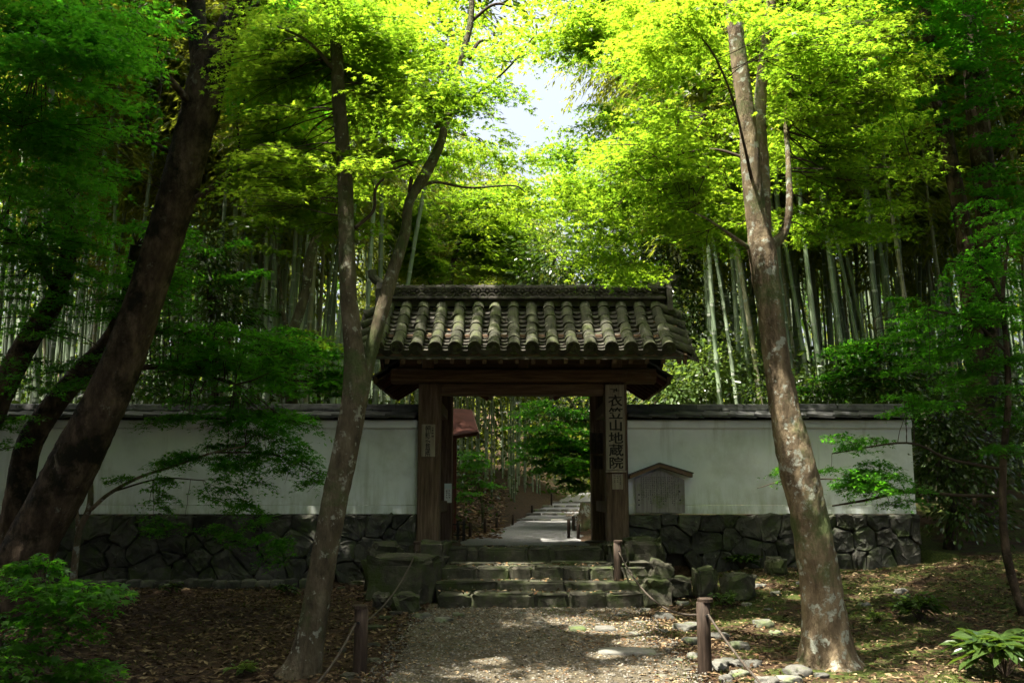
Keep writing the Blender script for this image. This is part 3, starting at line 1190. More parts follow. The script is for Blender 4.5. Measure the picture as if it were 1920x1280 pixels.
# side blocks
BLK = [  # px centre, py centre, half widths (px), Y, label
    (757, 1090, 62, 42, 11.95, .30, .32, 'large square mossy block beside the steps, under the left upper rope post'),
    (720, 1065, 30, 40, 12.55, .3, .4, 'dark mossy block between the left wall base and the big step block'),
    (812, 1036, 26, 20, 12.75, .3, .35, 'mossy wedge-shaped stone in front of the left gate post'),
    (790, 1056, 38, 12, 12.35, .25, .4, 'flat slab lying on the big block left of the steps'),
    (1195, 1075, 34, 20, 12.15, .25, .6, 'mossy stone at the right end of the third step, beside the upper rope post'),
    (1237, 1080, 24, 24, 12.0, .22, .7, 'round mossy boulder right of the steps, below the dark hollow in the wall'),
    (1205, 1035, 36, 26, 12.75, .3, .6, 'dark boulder with a mossy rim against the foot of the right gate post'),
    (1158, 1038, 22, 18, 12.8, .25, .4, 'squared mossy stone under the right gate post'),
    (1228, 1112, 30, 24, 11.55, .25, .6, 'low mossy stone at the right end of the bottom step'),
    (1270, 1100, 26, 16, 11.9, .25, .6, 'flat topped stone catching sun between the boulder and the square block'),
    (1322, 1092, 19, 24, 11.7, .2, .42, 'upright square block of stone behind the front right rope post'),
    (1384, 1100, 30, 24, 11.5, .25, .75, 'grey round boulder lying right of the upright square block'),
    (762, 1132, 26, 18, 11.1, .2, .7, 'pale rounded boulder in front of the big block left of the steps'),
    (715, 1125, 16, 13, 11.3, .15, .75, 'small round stone left of the pale rounded boulder'),
    (1455, 1062, 18, 16, 12.6, .15, .7, 'grey stone standing at the foot of the right wall near the trunk'),
]
for (px, py, hx, hy, Y, hd, pw, lab) in BLK:
    c = P(px, py, Y)
    boulder_mb((c.x, c.y, c.z), (wpx(hx, py, Y), hd, wpx(hy, py, Y) * 1.15), pw * .8, .34, 3, rot=random.uniform(-.2, .2), nsc=2.0).thing('boulder', M['stone_moss'], lab, 'stone', tuple(c), smooth=False)
for (px, py, hx, hy, Y, lab) in [
    (1175, 1208, 55, 6, 8.75, 'long flat grey stone set in the sunlit path'), (1135, 1163, 20, 5, 9.9, 'flat white stone in the sun patch below the steps'),
    (1082, 1163, 17, 6, 9.9, 'pale stone at the start of the sun patch on the path')]:
    c = P(px, py + 5, Y)
    boulder_mb((c.x, c.y, gzf(c.x, c.y) + .0), (wpx(hx, py, Y), .14, .045), .5, .08, 3).thing('flat_stone', M['rock'], lab, 'stone', (c.x, c.y, gzf(c.x, c.y)), smooth=True)
# loose edging stones
EDGE = [(1280, 1128, 12), (1245, 1150, 26), (1290, 1170, 30), (1300, 1195, 24), (1345, 1185, 24), (1385, 1205, 26), (1270, 1235, 14), (1345, 1242, 30), (1388, 1258, 22), (1300, 1225, 20),
        (1375, 1235, 26), (1430, 1165, 22), (1455, 1182, 16), (1495, 1252, 30), (1480, 1268, 30), (1438, 1272, 26), (1362, 1268, 20), (1412, 1240, 20), (1240, 1265, 12), (1222, 1205, 12),
        (700, 1172, 20), (722, 1155, 18), (745, 1145, 14), (692, 1205, 22), (700, 1235, 14), (655, 1262, 22), (640, 1215, 12), (792, 1150, 18), (830, 1158, 22), (860, 1150, 15),
        (1010, 1165, 12), (1050, 1150, 10), (1100, 1150, 12), (1165, 1150, 14), (1200, 1165, 14), (1130, 1180, 10), (1210, 1140, 12), (980, 1148, 10), (1185, 1185, 12), (1105, 1178, 9), (1245, 1180, 14),
        (600, 1108, 14), (640, 1100, 12), (670, 1090, 16), (690, 1112, 12), (1425, 1095, 12), (1455, 1110, 14), (1500, 1090, 10), (1620, 1130, 12), (1690, 1105, 14), (1560, 1075, 12), (1400, 1130, 10),
        (1440, 1140, 9), (1540, 1262, 16), (1600, 1250, 12)]


def ground_hit(px, py):
    """Where the sight line through a pixel meets the ground."""
    lo, hi = 5.5, 13.15
    for _ in range(40):
        m_ = (lo + hi) / 2
        p = P(px, py, m_)
        if p.z > gzf(p.x, m_):
            lo = m_
        else:
            hi = m_
    return P(px, py, lo)


EDGED = {'right': [], 'left': [], 'mid': []}
for (px, py, r_) in EDGE:
    c = ground_hit(px, py + r_ * .35)
    w = wpx(r_, py, c.y)
    z = gzf(c.x, c.y)
    side = 'right' if px > 1215 else ('left' if px < 775 else 'mid')
    lab = {'right': 'loose rounded grey stone edging the right of the path', 'left': 'loose mossy stone edging the left of the path', 'mid': 'small stone bedded in the earth below the bottom step'}[side]
    EDGED[side] += [boulder_mb((c.x, c.y, z + w * .02), (w * random.uniform(.7, 1), w * random.uniform(.6, .9), w * random.uniform(.32, .5)), random.uniform(.45, .7), .38, 3, rot=random.uniform(0, 3)).thing(
        'edging_stone', M['rock'] if side != 'left' else M['stone_moss'], lab, 'stone', (c.x, c.y, z), {'right': 'stones along the right path edge', 'left': 'stones along the left path edge', 'mid': 'stones below the steps'}[side], True)]
ends(rank_labels(EDGED['right'], lambda o: o.location.y, 'loose grey stone right of the path, {}'), 'near border', 'right wall')
ends(rank_labels(EDGED['left'], lambda o: o.location.y, 'loose mossy stone left of the path, {}'), 'near border', 'left wall')
ends(rank_labels(EDGED['mid'], lambda o: o.location.x, 'small stone bedded below the bottom step, {}'), 'left end', 'right end')
# low kerb of stones on the left in front of the wall
kb = thing('stone_kerb', 'low broken stone kerb along the foot of the left wall', 'kerb', (PX(380, 12.7, 1105), 12.7, .2))
for k in range(16):
    px = 170 + k * 27
    c = P(px, 1103, 12.65)
    w = wpx(14, 1103, 12.65)
    boulder_mb((c.x, c.y, gzf(c.x, c.y) + .03), (w, .10, .07 + random.random() * .02), .45, .12, 2).build('kerb_stone', M['stone'], kb, True)

print('gate+stones', len(bpy.data.objects))


# ------------------------------------------------------------------ lettering
def text_mesh(s, size, fat=0.0):
    cu = bpy.data.curves.new('lettering', 'FONT')
    cu.body = s
    cu.size = size
    cu.offset = fat * size
    cu.align_x = 'CENTER'
    cu.align_y = 'CENTER'
    o = bpy.data.objects.new('lettering', cu)
    COL.objects.link(o)
    dg = bpy.context.evaluated_depsgraph_get()
    me = bpy.data.meshes.new_from_object(o.evaluated_get(dg))
    bpy.data.objects.remove(o)
    bpy.data.curves.remove(cu)
    return me


def column(parent, chars, x, ztop, step, size, Y, m, wide=1.0, bold=.0, fat=.0):
    """A vertical column of characters as one flat print facing the viewer."""
    V, T = [], []
    for i, ch in enumerate(chars):
        me = text_mesh(ch, size, fat)
        if not len(me.vertices):
            continue
        me.calc_loop_triangles()
        n = len(V)
        co = np.array([v.co[:] for v in me.vertices])
        cxy = (co.max(0) + co.min(0)) / 2
        co = co - cxy
        for c_ in co:
            V.append((x + c_[0] * wide, Y, ztop - (i + .5) * step + c_[1]))
        T += [[n + a for a in t.vertices] for t in me.loop_triangles]
        if bold:
            n2 = len(V)
            for c_ in co:
                V.append((x + c_[0] * wide + bold, Y - .0006, ztop - (i + .5) * step + c_[1] + bold * .5))
            T += [[n2 + a for a in t.vertices] for t in me.loop_triangles]
        bpy.data.meshes.remove(me)
    V = np.array(V) - np.array(base_of(parent))
    o = link('lettering', np_mesh('lettering', V, T, m), parent)
    return o


def strokes(parent, x0, x1, z0, z1, cols, rows, Y, m, fill=.8, th=.3):
    """Small print too worn to read: brush ticks in columns."""
    V, T = [], []
    cw = (x1 - x0) / cols
    for c in range(cols):
        n = max(1, int(rows * random.uniform(.6, 1.0)))
        zc = z1
        ch = (z1 - z0) / rows
        for r_ in range(n):
            for k in range(4):
                if k and random.random() > fill:
                    continue
                cx = x0 + (c + .5) * cw + random.uniform(-.18, .18) * cw
                cz = z1 - (r_ + .5) * ch + random.uniform(-.28, .28) * ch
                hor = random.random() < .55
                hx = cw * (.30 if hor else .06)
                hz = ch * (.06 if hor else .30)
                i = len(V)
                sk = random.uniform(-.04, .04) * ch
                V += [(cx - hx, Y - k * .0002, cz - hz - sk), (cx + hx, Y - k * .0002, cz - hz + sk), (cx + hx, Y - k * .0002, cz + hz + sk), (cx - hx, Y - k * .0002, cz + hz - sk)]
                T += [(i, i + 1, i + 2), (i, i + 2, i + 3)]
    V = np.array(V) - np.array(base_of(parent))
    o = link('lettering', np_mesh('lettering', V, T, m), parent)
    o['kind'] = 'stuff'
    return o


def board(name, label, px0, px1, py0, py1, Y, m, th=.025, frame=None):
    a, b = P(px0, py1, Y), P(px1, py0, Y)
    root = thing(name, label, 'sign', ((a.x + b.x) / 2, Y, a.z))
    MB().box(a.x, b.x, Y, Y + th, a.z, b.z, .004).build('panel', m, root)
    return root, a, b


YFP = GY - .15      # front face of the main posts
s1, a, b = board('name_board', 'tall pale wooden name board with large black brush characters on the right gate post', 1137, 1170, 721, 881, YFP - .032, M['sign_wood'], .029)
H = b.z - a.z
for i, ch in enumerate('衣笠山地蔵院'):
    pass
column(s1, '衣笠山地蔵院', (a.x + b.x) / 2 + .004, P(0, 740, YFP).z, (P(0, 740, YFP).z - P(0, 879, YFP).z) / 6, .162, YFP - .0335, M['ink'], 1.2, .006, .007)
strokes(s1, a.x + .06, b.x - .06, P(0, 738, YFP).z, P(0, 727, YFP).z, 1, 1, YFP - .0335, M['ink'])
MB().box(a.x - .01, b.x + .012, YFP - .05, YFP - .002, a.z - .03, a.z - .004, .004).build('ledge', M['sign_wood'], s1)
s2, a, b = board('paper_notice', 'small pale notice pinned under the tall name board', 1148, 1168, 887, 917, YFP - .010, M['sign_wood'], .008)
strokes(s2, a.x + .02, b.x - .02, a.z + .03, b.z - .02, 3, 6, YFP - .0112, M['ink_faint'])
s3, a, b = board('hanging_plaque', 'small pale plaque with two columns of black writing on the left gate post', 790, 816, 795, 856, YFP - .022, M['sign_wood'], .02)
column(s3, '細川頼之公菩提所', a.x + (b.x - a.x) * .46, b.z - .02, (b.z - a.z - .03) / 8, .062, YFP - .0232, M['ink'], 1.15, .002, .006)
strokes(s3, a.x + (b.x - a.x) * .70, b.x - .012, a.z + .14, b.z - .03, 1, 7, YFP - .0232, M['ink'], 1.0)
YFR = 14.86
s4, a, b = board('faded_plaque', 'dark faded plaque with two columns of writing on the right inner post', 1107, 1130, 811, 850, YFR - .018, M['wood_rail'], .015)
b.z = PZ(800, YFR)
column(s4, '一休禅師', a.x + (b.x - a.x) * .72, b.z - .03, .075, .065, YFR - .0195, M['ink'], 1.0, .002)
column(s4, '修養の寺', a.x + (b.x - a.x) * .28, b.z - .09, .075, .065, YFR - .0195, M['ink'], 1.0, .002)
s4b, a, b = board('small_plaque', 'small dark plaque below the faded one on the right inner post', 1113, 1130, 854, 879, YFR - .014, M['wood_rail'], .012)
strokes(s4b, a.x + .01, b.x - .01, a.z + .01, b.z - .01, 2, 5, YFR - .0152, M['ink'])
s5, a, b = board('paper_notice', 'white paper notice with a pale blue top band on the left inner post', 833, 847, 906, 942, YFR - .006, M['paper'], .004)
MB().box(a.x, b.x, YFR - .0085, YFR - .0065, b.z - .075, b.z - .001).build('blue_band', M['paper_pale'], s5)
strokes(s5, a.x + .015, b.x - .015, a.z + .03, b.z - .09, 2, 5, YFR - .0072, M['ink_faint'])

# roofed notice board on the right wall
YN = 13.22
na, nb = P(1192, 961, YN), P(1283, 878, YN)
nbx = (na.x + nb.x) / 2
nroot = thing('notice_board', 'weathered grey notice board under its own little gabled roof, leaning on the right white wall', 'notice board', (nbx, YN, na.z))
apex = P(1235, 880, YN)
ws = (nb.x - na.x) / 3
for k in range(3):
    xa, xb = na.x + k * ws + .002, na.x + (k + 1) * ws - .002

    def ztop(x):
        return apex.z - abs(x - apex.x) * .40
    poly = [(xa, na.z), (xb, na.z), (xb, ztop(xb))] + ([(apex.x, apex.z)] if xa < apex.x < xb else []) + [(xa, ztop(xa))]
    MB().prism(poly, 'y', YN, YN + .03).build('plank', M['notice_wood'], nroot)
RB = P(1235, 869, YN)
for (q0, q1) in ((P(1179, 891, YN), RB), (RB, P(1296, 888, YN))):
    s_ = 1 if q1.x > RB.x + .01 else -1
    o0, o1 = (q0, q1)
    mb = MB()
    vs = []
    for q in (q0, q1):
        for y in (YN - .11, YN + .06):
            vs += [(q.x, y, q.z - .045), (q.x, y, q.z)]
    mb.add(vs, [(0, 1, 3, 2), (4, 6, 7, 5), (0, 4, 5, 1), (2, 3, 7, 6), (1, 5, 7, 3), (0, 2, 6, 4)]).build('roof_board', M['notice_roof'], nroot)
    vs = []
    for q in (q0 + Vector((-.012 if s_ < 0 else 0, 0, 0)), q1 + Vector((.012 if s_ > 0 else 0, 0, 0))):
        for y in (YN - .125, YN + .065):
            vs += [(q.x, y, q.z + .003), (q.x, y, q.z + .014)]
    MB().add(vs, [(0, 1, 3, 2), (4, 6, 7, 5), (0, 4, 5, 1), (2, 3, 7, 6), (1, 5, 7, 3), (0, 2, 6, 4)]).build('roof_skin', M['cap'], nroot)
strokes(nroot, na.x + .07, nb.x - .07, na.z + .07, P(0, 893, YN).z, 18, 17, YN - .0012, M['ink_faint'], .75)
for (px, py) in ((1198, 927), (1198, 937), (1274, 921), (1275, 937), (1198, 946)):
    c = P(px, py, YN)
    MB().tube([(c.x, YN + .002, c.z), (c.x, YN - .008, c.z)], .011, 8).build('nail', M['ink'], nroot)

# ------------------------------------------------------------------ rope posts and ropes
def bollard(px, py0, py1, wp, Y, label, group=None, z0=None, name='rope_post', lean=0.0):
    t, b_ = P(px, py0, Y), P(px, py1, Y)
    r_ = wpx(wp, py1, Y) / 2
    root = thing(name, label, 'post', tuple(b_), group)
    zb = b_.z - .10
    pts = [(b_.x, Y, zb), (b_.x, Y, b_.z), (b_.x + lean * .5, Y, (b_.z + t.z) / 2), (b_.x + lean, Y, t.z - .03)]
    MB().tube(pts, [r_ * 1.0, r_ * 1.0, r_ * .97, r_ * .97], 14, amp=.03, nsc=14).build('shaft', M['wood_rail'], root, True)
    MB().tube([(t.x + lean, Y, t.z - .032), (t.x + lean, Y, t.z - .008), (t.x + lean, Y, t.z)], [r_ * 1.10, r_ * 1.10, r_ * .92], 14).build('cap', M['wood_rail'], root)
    MB().tube([(t.x + lean, Y - r_ * .9, t.z - .13), (t.x + lean, Y - r_ - .022, t.z - .13)], .012, 8).build('eye_bolt', M['ink'], root)
    return Vector((t.x + lean, Y, t.z - .13))


g_ = 'rope posts before the gate'
b1 = bollard(675, 1133, 1262, 27, 7.97, 'dark wooden rope post at the lower left of the path, near the forked trunk', g_)
b2 = bollard(1322, 1120, 1262, 27, 7.97, 'dark wooden rope post among stones at the lower right of the path', g_)
b3 = bollard(782, 1014, 1060, 14, 12.1, 'dark rope post on the big block at the upper left of the steps', g_)
b4 = bollard(1159, 1012, 1090, 16, 11.95, 'dark rope post standing at the right end of the third step', g_)


def rope(a, b, sag, label, r_=.009, m='rope'):
    pts = []
    for k in range(15):
        t = k / 14
        p = a.lerp(b, t)
        pts.append((p.x, p.y, p.z - sag * 4 * t * (1 - t)))
    MB().tube(pts, r_, 7).thing('rope', M[m], label, 'rope', pts[7], 'ropes between the posts', True)


off = Vector((0, -.055, 0))
rope(b3 + off * .7 + Vector((0, 0, .02)), b1 + Vector((.045, .02, 0)), .10, 'thin rope from the lower left post up to the post on the big block')
rope(b1 + off + Vector((-.02, 0, -.0)), P(575, 1300, 6.6), .05, 'rope running down from the lower left post towards the forked trunk')
rope(b4 + off * .7, b2 + Vector((-.05, .02, .0)), .20, 'slack rope from the step post down to the lower right post')
rope(b2 + off + Vector((.01, 0, .01)), P(1445, 1300, 6.5), .03, 'taut rope running down to the right from the lower right post')

# stakes along the path beyond
ST = [(881, 978, 1009, 6, 16.5, 'L'), (909, 971, 1001, 5.5, 18, 'L'), (931, 969, 992, 5, 20, 'L'), (961, 967, 985, 4.5, 22.5, 'L'), (997, 947, 966, 4, 27, 'L'),
      (1066, 973, 1009, 6, 16.3, 'R'), (1075, 967, 991, 6, 19.5, 'R'), (1084, 981, 1012, 6, 16.0, 'R'), (1093, 946, 966, 4, 26, 'R'), (1034, 925, 945, 3.5, 32, 'L')]
STK = {'L': [], 'R': []}
for (px, a_, b_, w, Y, s) in ST:
    t, q = P(px, a_, Y), P(px, b_, Y)
    zg = gzf(q.x, Y)
    r_ = wpx(w, b_, Y) / 2
    h = t.z - q.z
    zt = max(t.z, zg + .25)
    STK[s].append(MB().tube([(q.x, Y, zg - .05), (q.x + .005, Y, zt - .012), (q.x + .005, Y, zt)], [r_, r_, r_ * .8], 10).thing(
        'path_stake', M['wood_rail'], 'short dark stake on the left of the gravel path seen through the gate' if s == 'L' else 'short dark stake on the right of the gravel path seen through the gate', 'stake', (q.x, Y, zg),
        'stakes left of the gravel path' if s == 'L' else 'stakes right of the gravel path', True))
ends(rank_labels(STK['L'], lambda o: o.location.y, 'short dark stake left of the gravel path beyond the gate, {}'), 'gate', 'far end')
ends(rank_labels(STK['R'], lambda o: o.location.y, 'short dark stake right of the gravel path beyond the gate, {}'), 'gate', 'far end')
# little rack by the gate
q = P(861, 1020, 15.4)
rk = thing('low_rack', 'low black wooden rack beside the left inner post', 'rack', (q.x, 15.4, gzf(q.x, 15.4)))
zg = gzf(q.x, 15.4)
for dx in (-.03, .06):
    MB().box(q.x + dx - .012, q.x + dx + .012, 15.38, 15.42, zg - .02, zg + .30).build('leg', M['ink'], rk)
    MB().box(q.x + dx - .012, q.x + dx + .012, 15.78, 15.82, zg - .02, zg + .30).build('leg', M['ink'], rk)
for z in (.08, .24):
    MB().box(q.x - .10, q.x + .10, 15.385, 15.415, zg + z, zg + z + .02).build('rail', M['ink'], rk)
# cut stump to the right of the path
c = P(1100, 988, 19.5)
zg = gzf(c.x, 19.5)
MB().tube([(c.x, 19.5, zg - .1), (c.x, 19.5, zg + .12), (c.x + .02, 19.5, zg + .45), (c.x + .03, 19.5, zg + .52)], [.26, .19, .15, .14], 14, amp=.12, nsc=6).thing(
    'tree_stump', M['bark_pale'], 'pale cut stump on the right bank seen through the gate', 'stump', (c.x, 19.5, zg), None, True)
# path steps far up
far = thing('path_steps', 'rough stone steps far up the gravel path beyond the gate', 'steps', (1.2, 28, .9))
far['kind'] = 'structure'
for k, (Y, hgt) in enumerate(((24.5, .035), (27.0, .06), (29.0, .06), (31.5, .06), (34.5, .06))):
    cx, hw = float(np.interp(Y, *PCX)), float(np.interp(Y, *PHW))
    for j in range(4):
        x = cx - hw + (j + .5) * hw / 2
        boulder_mb((x, Y, gzf(x, Y) + .01), (hw / 4 * 1.0, .16, hgt), .4, .1, 2).build('step_stone', M['rock'], far, True)

# small roofed shelter beyond, behind the left inner post
sh = thing('shelter_roof', 'small shelter with a reddish slatted roof just beyond the left inner post', 'shelter', (PX(850, 16.2, 1000), 16.3, gzf(-1, 16.3)))
A0, A1 = P(838, 770, 17.0), P(884, 773, 17.0)
B0, B1 = P(828, 826, 15.9), P(897, 815, 15.9)
th = Vector((0, 0, .05))
MB().add([A0, A1, B1, B0, A0 + th, A1 + th, B1 + th, B0 + th], [(0, 1, 2, 3), (4, 5, 6, 7), (0, 1, 5, 4), (1, 2, 6, 5), (2, 3, 7, 6), (3, 0, 4, 7)]).build('roof_panel', M['wood_red'], sh)
for k in range(7):
    t = (k + .5) / 7
    MB().beam(A0.lerp(B0, t) - th * .4, A1.lerp(B1, t) - th * .4, .035, .03).build('slat', M['wood_red'], sh)
MB().beam(A1 - th * .3, B1 - th * .3, .03, .09).build('verge_rail', M['notice_roof'], sh)
for (q, y) in ((A0.lerp(A1, .3), 16.95), (B0.lerp(B1, .25), 15.97)):
    MB().box(q.x - .05, q.x + .05, y - .05, y + .05, gzf(q.x, y) - .05, q.z - .03).build('leg', M['wood_red'], sh)

print('props', len(bpy.data.objects))

# ------------------------------------------------------------------ foliage tools
def kite_template():
    v = np.array([(0, 0, 0), (.30, .45, .02), (0, 1, -.10), (-.30, .45, .02)])
    return v, np.array([(0, 1, 2), (0, 2, 3)])


def blade_template(w=.10):
    v = np.array([(0, 0, 0), (w, .35, .03), (0, 1, -.12), (-w, .35, .03)])
    return v, np.array([(0, 1, 2), (0, 2, 3)])


def oval_template(w=.26):
    v = np.array([(0, 0, 0), (w, .33, .06), (w * .8, .70, .03), (0, 1, -.08), (-w * .8, .70, .03), (-w, .33, .06), (0, .5, -.02)])
    return v, np.array([(0, 1, 6), (1, 2, 6), (2, 3, 6), (3, 4, 6), (4, 5, 6), (5, 0, 6)])


def star_template(lobes):
    """Maple leaf: lobes = [(angle from axis in degrees, length)]."""
    c = np.array((0, .30, 0))
    v = [c]
    ring = []
    for i, (a, l) in enumerate(lobes):
        ar = R(a)
        ring.append((math.sin(ar) * l * .72, .30 + math.cos(ar) * l * .72, -.13 * l))
        if i < len(lobes) - 1:
            am = R((a + lobes[i + 1][0]) / 2)
            ring.append((math.sin(am) * .20, .30 + math.cos(am) * .20, .02))
    ring.append((0, .08, .01))
    v = np.array([c] + ring)
    n = len(ring)
    return v, np.array([(0, 1 + i, 1 + (i + 1) % n) for i in range(n)])


STAR7 = star_template([(-118, .55), (-62, .88), (0, 1.0), (62, .88), (118, .55)])
STAR3 = star_template([(-75, .85), (0, 1.0), (75, .85)])
ARROW = (np.array([(0, 0, 0), (.55, .40, -.06), (.17, .42, .02), (0, 1, -.12), (-.17, .42, .02), (-.55, .40, -.06)]), np.array([(0, 1, 2), (0, 2, 3), (0, 3, 4), (0, 4, 5)]))
KITE = kite_template()
BLADE = blade_template()
OVAL = oval_template()


def leaves_VT(tpl, pos, axis_, nrm, size):
    """Stack copies of a leaf template: position, axis and normal per leaf."""
    v, t = tpl
    pos = np.asarray(pos)
    a = axis_ / (np.linalg.norm(axis_, axis=1, keepdims=True) + 1e-9)
    s = np.cross(a, nrm)
    s /= (np.linalg.norm(s, axis=1, keepdims=True) + 1e-9)
    n = np.cross(s, a)
    sz = np.asarray(size)[:, None, None]
    V = pos[:, None, :] + sz * (v[None, :, 0:1] * s[:, None, :] + v[None, :, 1:2] * a[:, None, :] + v[None, :, 2:3] * n[:, None, :])
    k = len(v)
    T = t[None] + (np.arange(len(pos)) * k)[:, None, None]
    return V.reshape(-1, 3), T.reshape(-1, 3)


SUNV = np.array(SUN)
HOLES = []           # (point, radius): gaps in the leaf cover through which the sun reaches that point


def sun_gap(pos, margin=0.04):
    keep = np.ones(len(pos), bool)
    for (p, r_, t0) in HOLES:
        d = pos - np.array(p)
        t = d @ SUNV
        q = d - t[:, None] * SUNV
        keep &= ~((t > t0) & (np.linalg.norm(q, axis=1) < margin + r_ * rng.uniform(.8, 1.12, len(pos))))
    return keep


def spray(c, d, Rr, size, ntw, droop, step, flat=.35):
    """Flat fan of twigs carrying leaves. c centre, d outward unit (x,y). Returns pos, axis, normal, size."""
    ang0 = math.atan2(d[1], d[0])
    base = np.array((c[0] - d[0] * Rr * .6, c[1] - d[1] * Rr * .6, c[2] + .06 * Rr))
    an = ang0 + np.linspace(-1.25, 1.25, ntw) + rng.normal(0, .12, ntw)
    Ls = Rr * (1.5 - .55 * np.abs(np.linspace(-1, 1, ntw))) * rng.uniform(.8, 1.1, ntw)
    tilt = rng.normal(0, .12, 2)
    m = max(3, int(Rr * 1.4 / step))
    t = (np.arange(m)[None, :] + rng.uniform(.2, .8, (ntw, m))) / m
    keep = (t * Ls[:, None] > size * .5)
    rr = t * Ls[:, None]
    dx, dy = np.cos(an)[:, None], np.sin(an)[:, None]
    x = base[0] + dx * rr
    y = base[1] + dy * rr
    z = base[2] - droop * rr * rr / Rr + tilt[0] * (x - base[0]) + tilt[1] * (y - base[1])
    out = []
    for sgn in (-1, 1):
        la = an[:, None] + sgn * rng.uniform(.45, 1.2, (ntw, m))
        ax = np.stack([np.cos(la), np.sin(la), rng.normal(-.18, .22, (ntw, m))], -1)
        po = np.stack([x, y, z], -1) + rng.normal(0, .012 + .03 * Rr, (ntw, m, 3)) * np.array((1, 1, .8))
        out.append((po[keep], ax[keep]))
    po = np.concatenate([o[0] for o in out])
    ax = np.concatenate([o[1] for o in out])
    nr = np.zeros_like(po)
    nr[:, 2] = 1
    nr += rng.normal(0, flat, nr.shape)
    return po, ax, nr, size * rng.uniform(.7, 1.2, len(po))


def branchlet(mb, a, b, r0, r1, sag=.1, n=4):
    a, b = Vector(a), Vector(b)
    L_ = (b - a).length
    pts = []
    for k in range(n + 1):
        t = k / n
        p = a.lerp(b, t)
        p.z += sag * L_ * math.sin(math.pi * t) * .8
        p.x += random.uniform(-.02, .02) * L_ * math.sin(math.pi * t)
        pts.append(p)
    mb.tube(pts, [r0 + (r1 - r0) * k / n for k in range(n + 1)], 5 if r0 > .012 else 4, cap=False)


def trunk_pts(stem, per=7, wk=1.0):
    """stem: (px, py, Y, width px) -> points, radii in world metres."""
    W = []
    for (px, py, Y, w) in stem:
        p = P(px, py, Y)
        W.append((p.x, p.y, p.z, wpx(w, py, Y) / 2 * wk))
    C = catmull(W, per)
    return [Vector(c[:3]) for c in C], [max(.004, c[3]) for c in C]


def make_tree(name, label, stems, bark, flare=0.0, group=None, cat='tree', amp=.07, trunk_n=1, sides=48, wk=1.0):
    """First trunk_n stems are the trunk, the rest limbs; each stem a mesh part."""
    pts, rad = trunk_pts(stems[0])
    b0 = pts[0].copy()
    root = thing(name, label, cat, tuple(b0), group)
    skel = []
    for i, st in enumerate(stems):
        p, r_ = trunk_pts(st, 16 if i < 3 else 7, wk)
        fl = None
        if flare and i == 0:
            def fl(k, a, n=len(p)):
                return flare * math.exp(-k / 6.0) * (.5 + .35 * math.sin(a * 3 + 1.1) + .25 * math.sin(a * 5 + 2.0)) if k < 30 else 0
        MB().tube(p, r_, sides if r_[0] > .05 else (10 if r_[0] > .015 else 6), amp=amp if r_[0] > .03 else .04, nsc=3.2 if r_[0] > .05 else 9, flare=fl, seed=i * 3.1).build(
            'trunk' if i < trunk_n else 'limb', bark if r_[0] > .02 else M['twig'], root, True)
        skel += [(q, rr) for q, rr in zip(p[6:], r_[6:])]
    return root, skel


def regions(regs):
    """(px,py,rx,ry,Y,dY,n,R) -> pad centres."""
    out = []
    for (px, py, rx, ry, Y, dY, n, Rr) in regs:
        for _ in range(n):
            a, q = random.uniform(0, 2 * math.pi), math.sqrt(random.random())
            yy = Y + random.uniform(-dY, dY)
            out.append((P(px + rx * q * math.cos(a), py + ry * q * math.sin(a), yy), Rr * random.uniform(.7, 1.25)))
    return out


def ellips(c, r, n, Rr):
    out = []
    for _ in range(n):
        v = Vector((random.gauss(0, 1), random.gauss(0, 1), random.gauss(0, 1))).normalized() * (random.random() ** .4)
        out.append((Vector((c[0] + v.x * r[0], c[1] + v.y * r[1], c[2] + v.z * r[2])), Rr * random.uniform(.75, 1.25)))
    return out


NLEAF = [0, 0]


def clear_front(pads, stems, py0, py1, margin=30):
    """Keep sprays from hanging right in front of a bare length of trunk."""
    C = np.concatenate([catmull([q[:3] for q in st], 8) for st in stems])
    C = C[(C[:, 1] > py0) & (C[:, 1] < py1)]
    out = []
    for (c, Rr) in pads:
        zc = c.y * cp + (c.z - CAMH) * sp_
        u = 960 + F * c.x / zc
        v = 640 - F * (-c.y * sp_ + (c.z - CAMH) * cp) / zc
        k = int(np.argmin(np.abs(C[:, 1] - v) + 0.3 * np.abs(C[:, 0] - u)))
        if abs(C[k, 1] - v) < 40 and abs(C[k, 0] - u) < margin + F * Rr / zc * .75 and c.y < C[k, 2] + .25:
            continue
        out.append((c, Rr))
    return out


def clear_ellipse(pads, px, py, rx, ry, keep=.30):
    out = []
    for (c, Rr) in pads:
        zc = c.y * cp + (c.z - CAMH) * sp_
        u = 960 + F * c.x / zc
        v = 640 - F * (-c.y * sp_ + (c.z - CAMH) * cp) / zc
        if ((u - px) / rx) ** 2 + ((v - py) / ry) ** 2 < 1 and random.random() > keep:
            continue
        out.append((c, Rr))
    return out


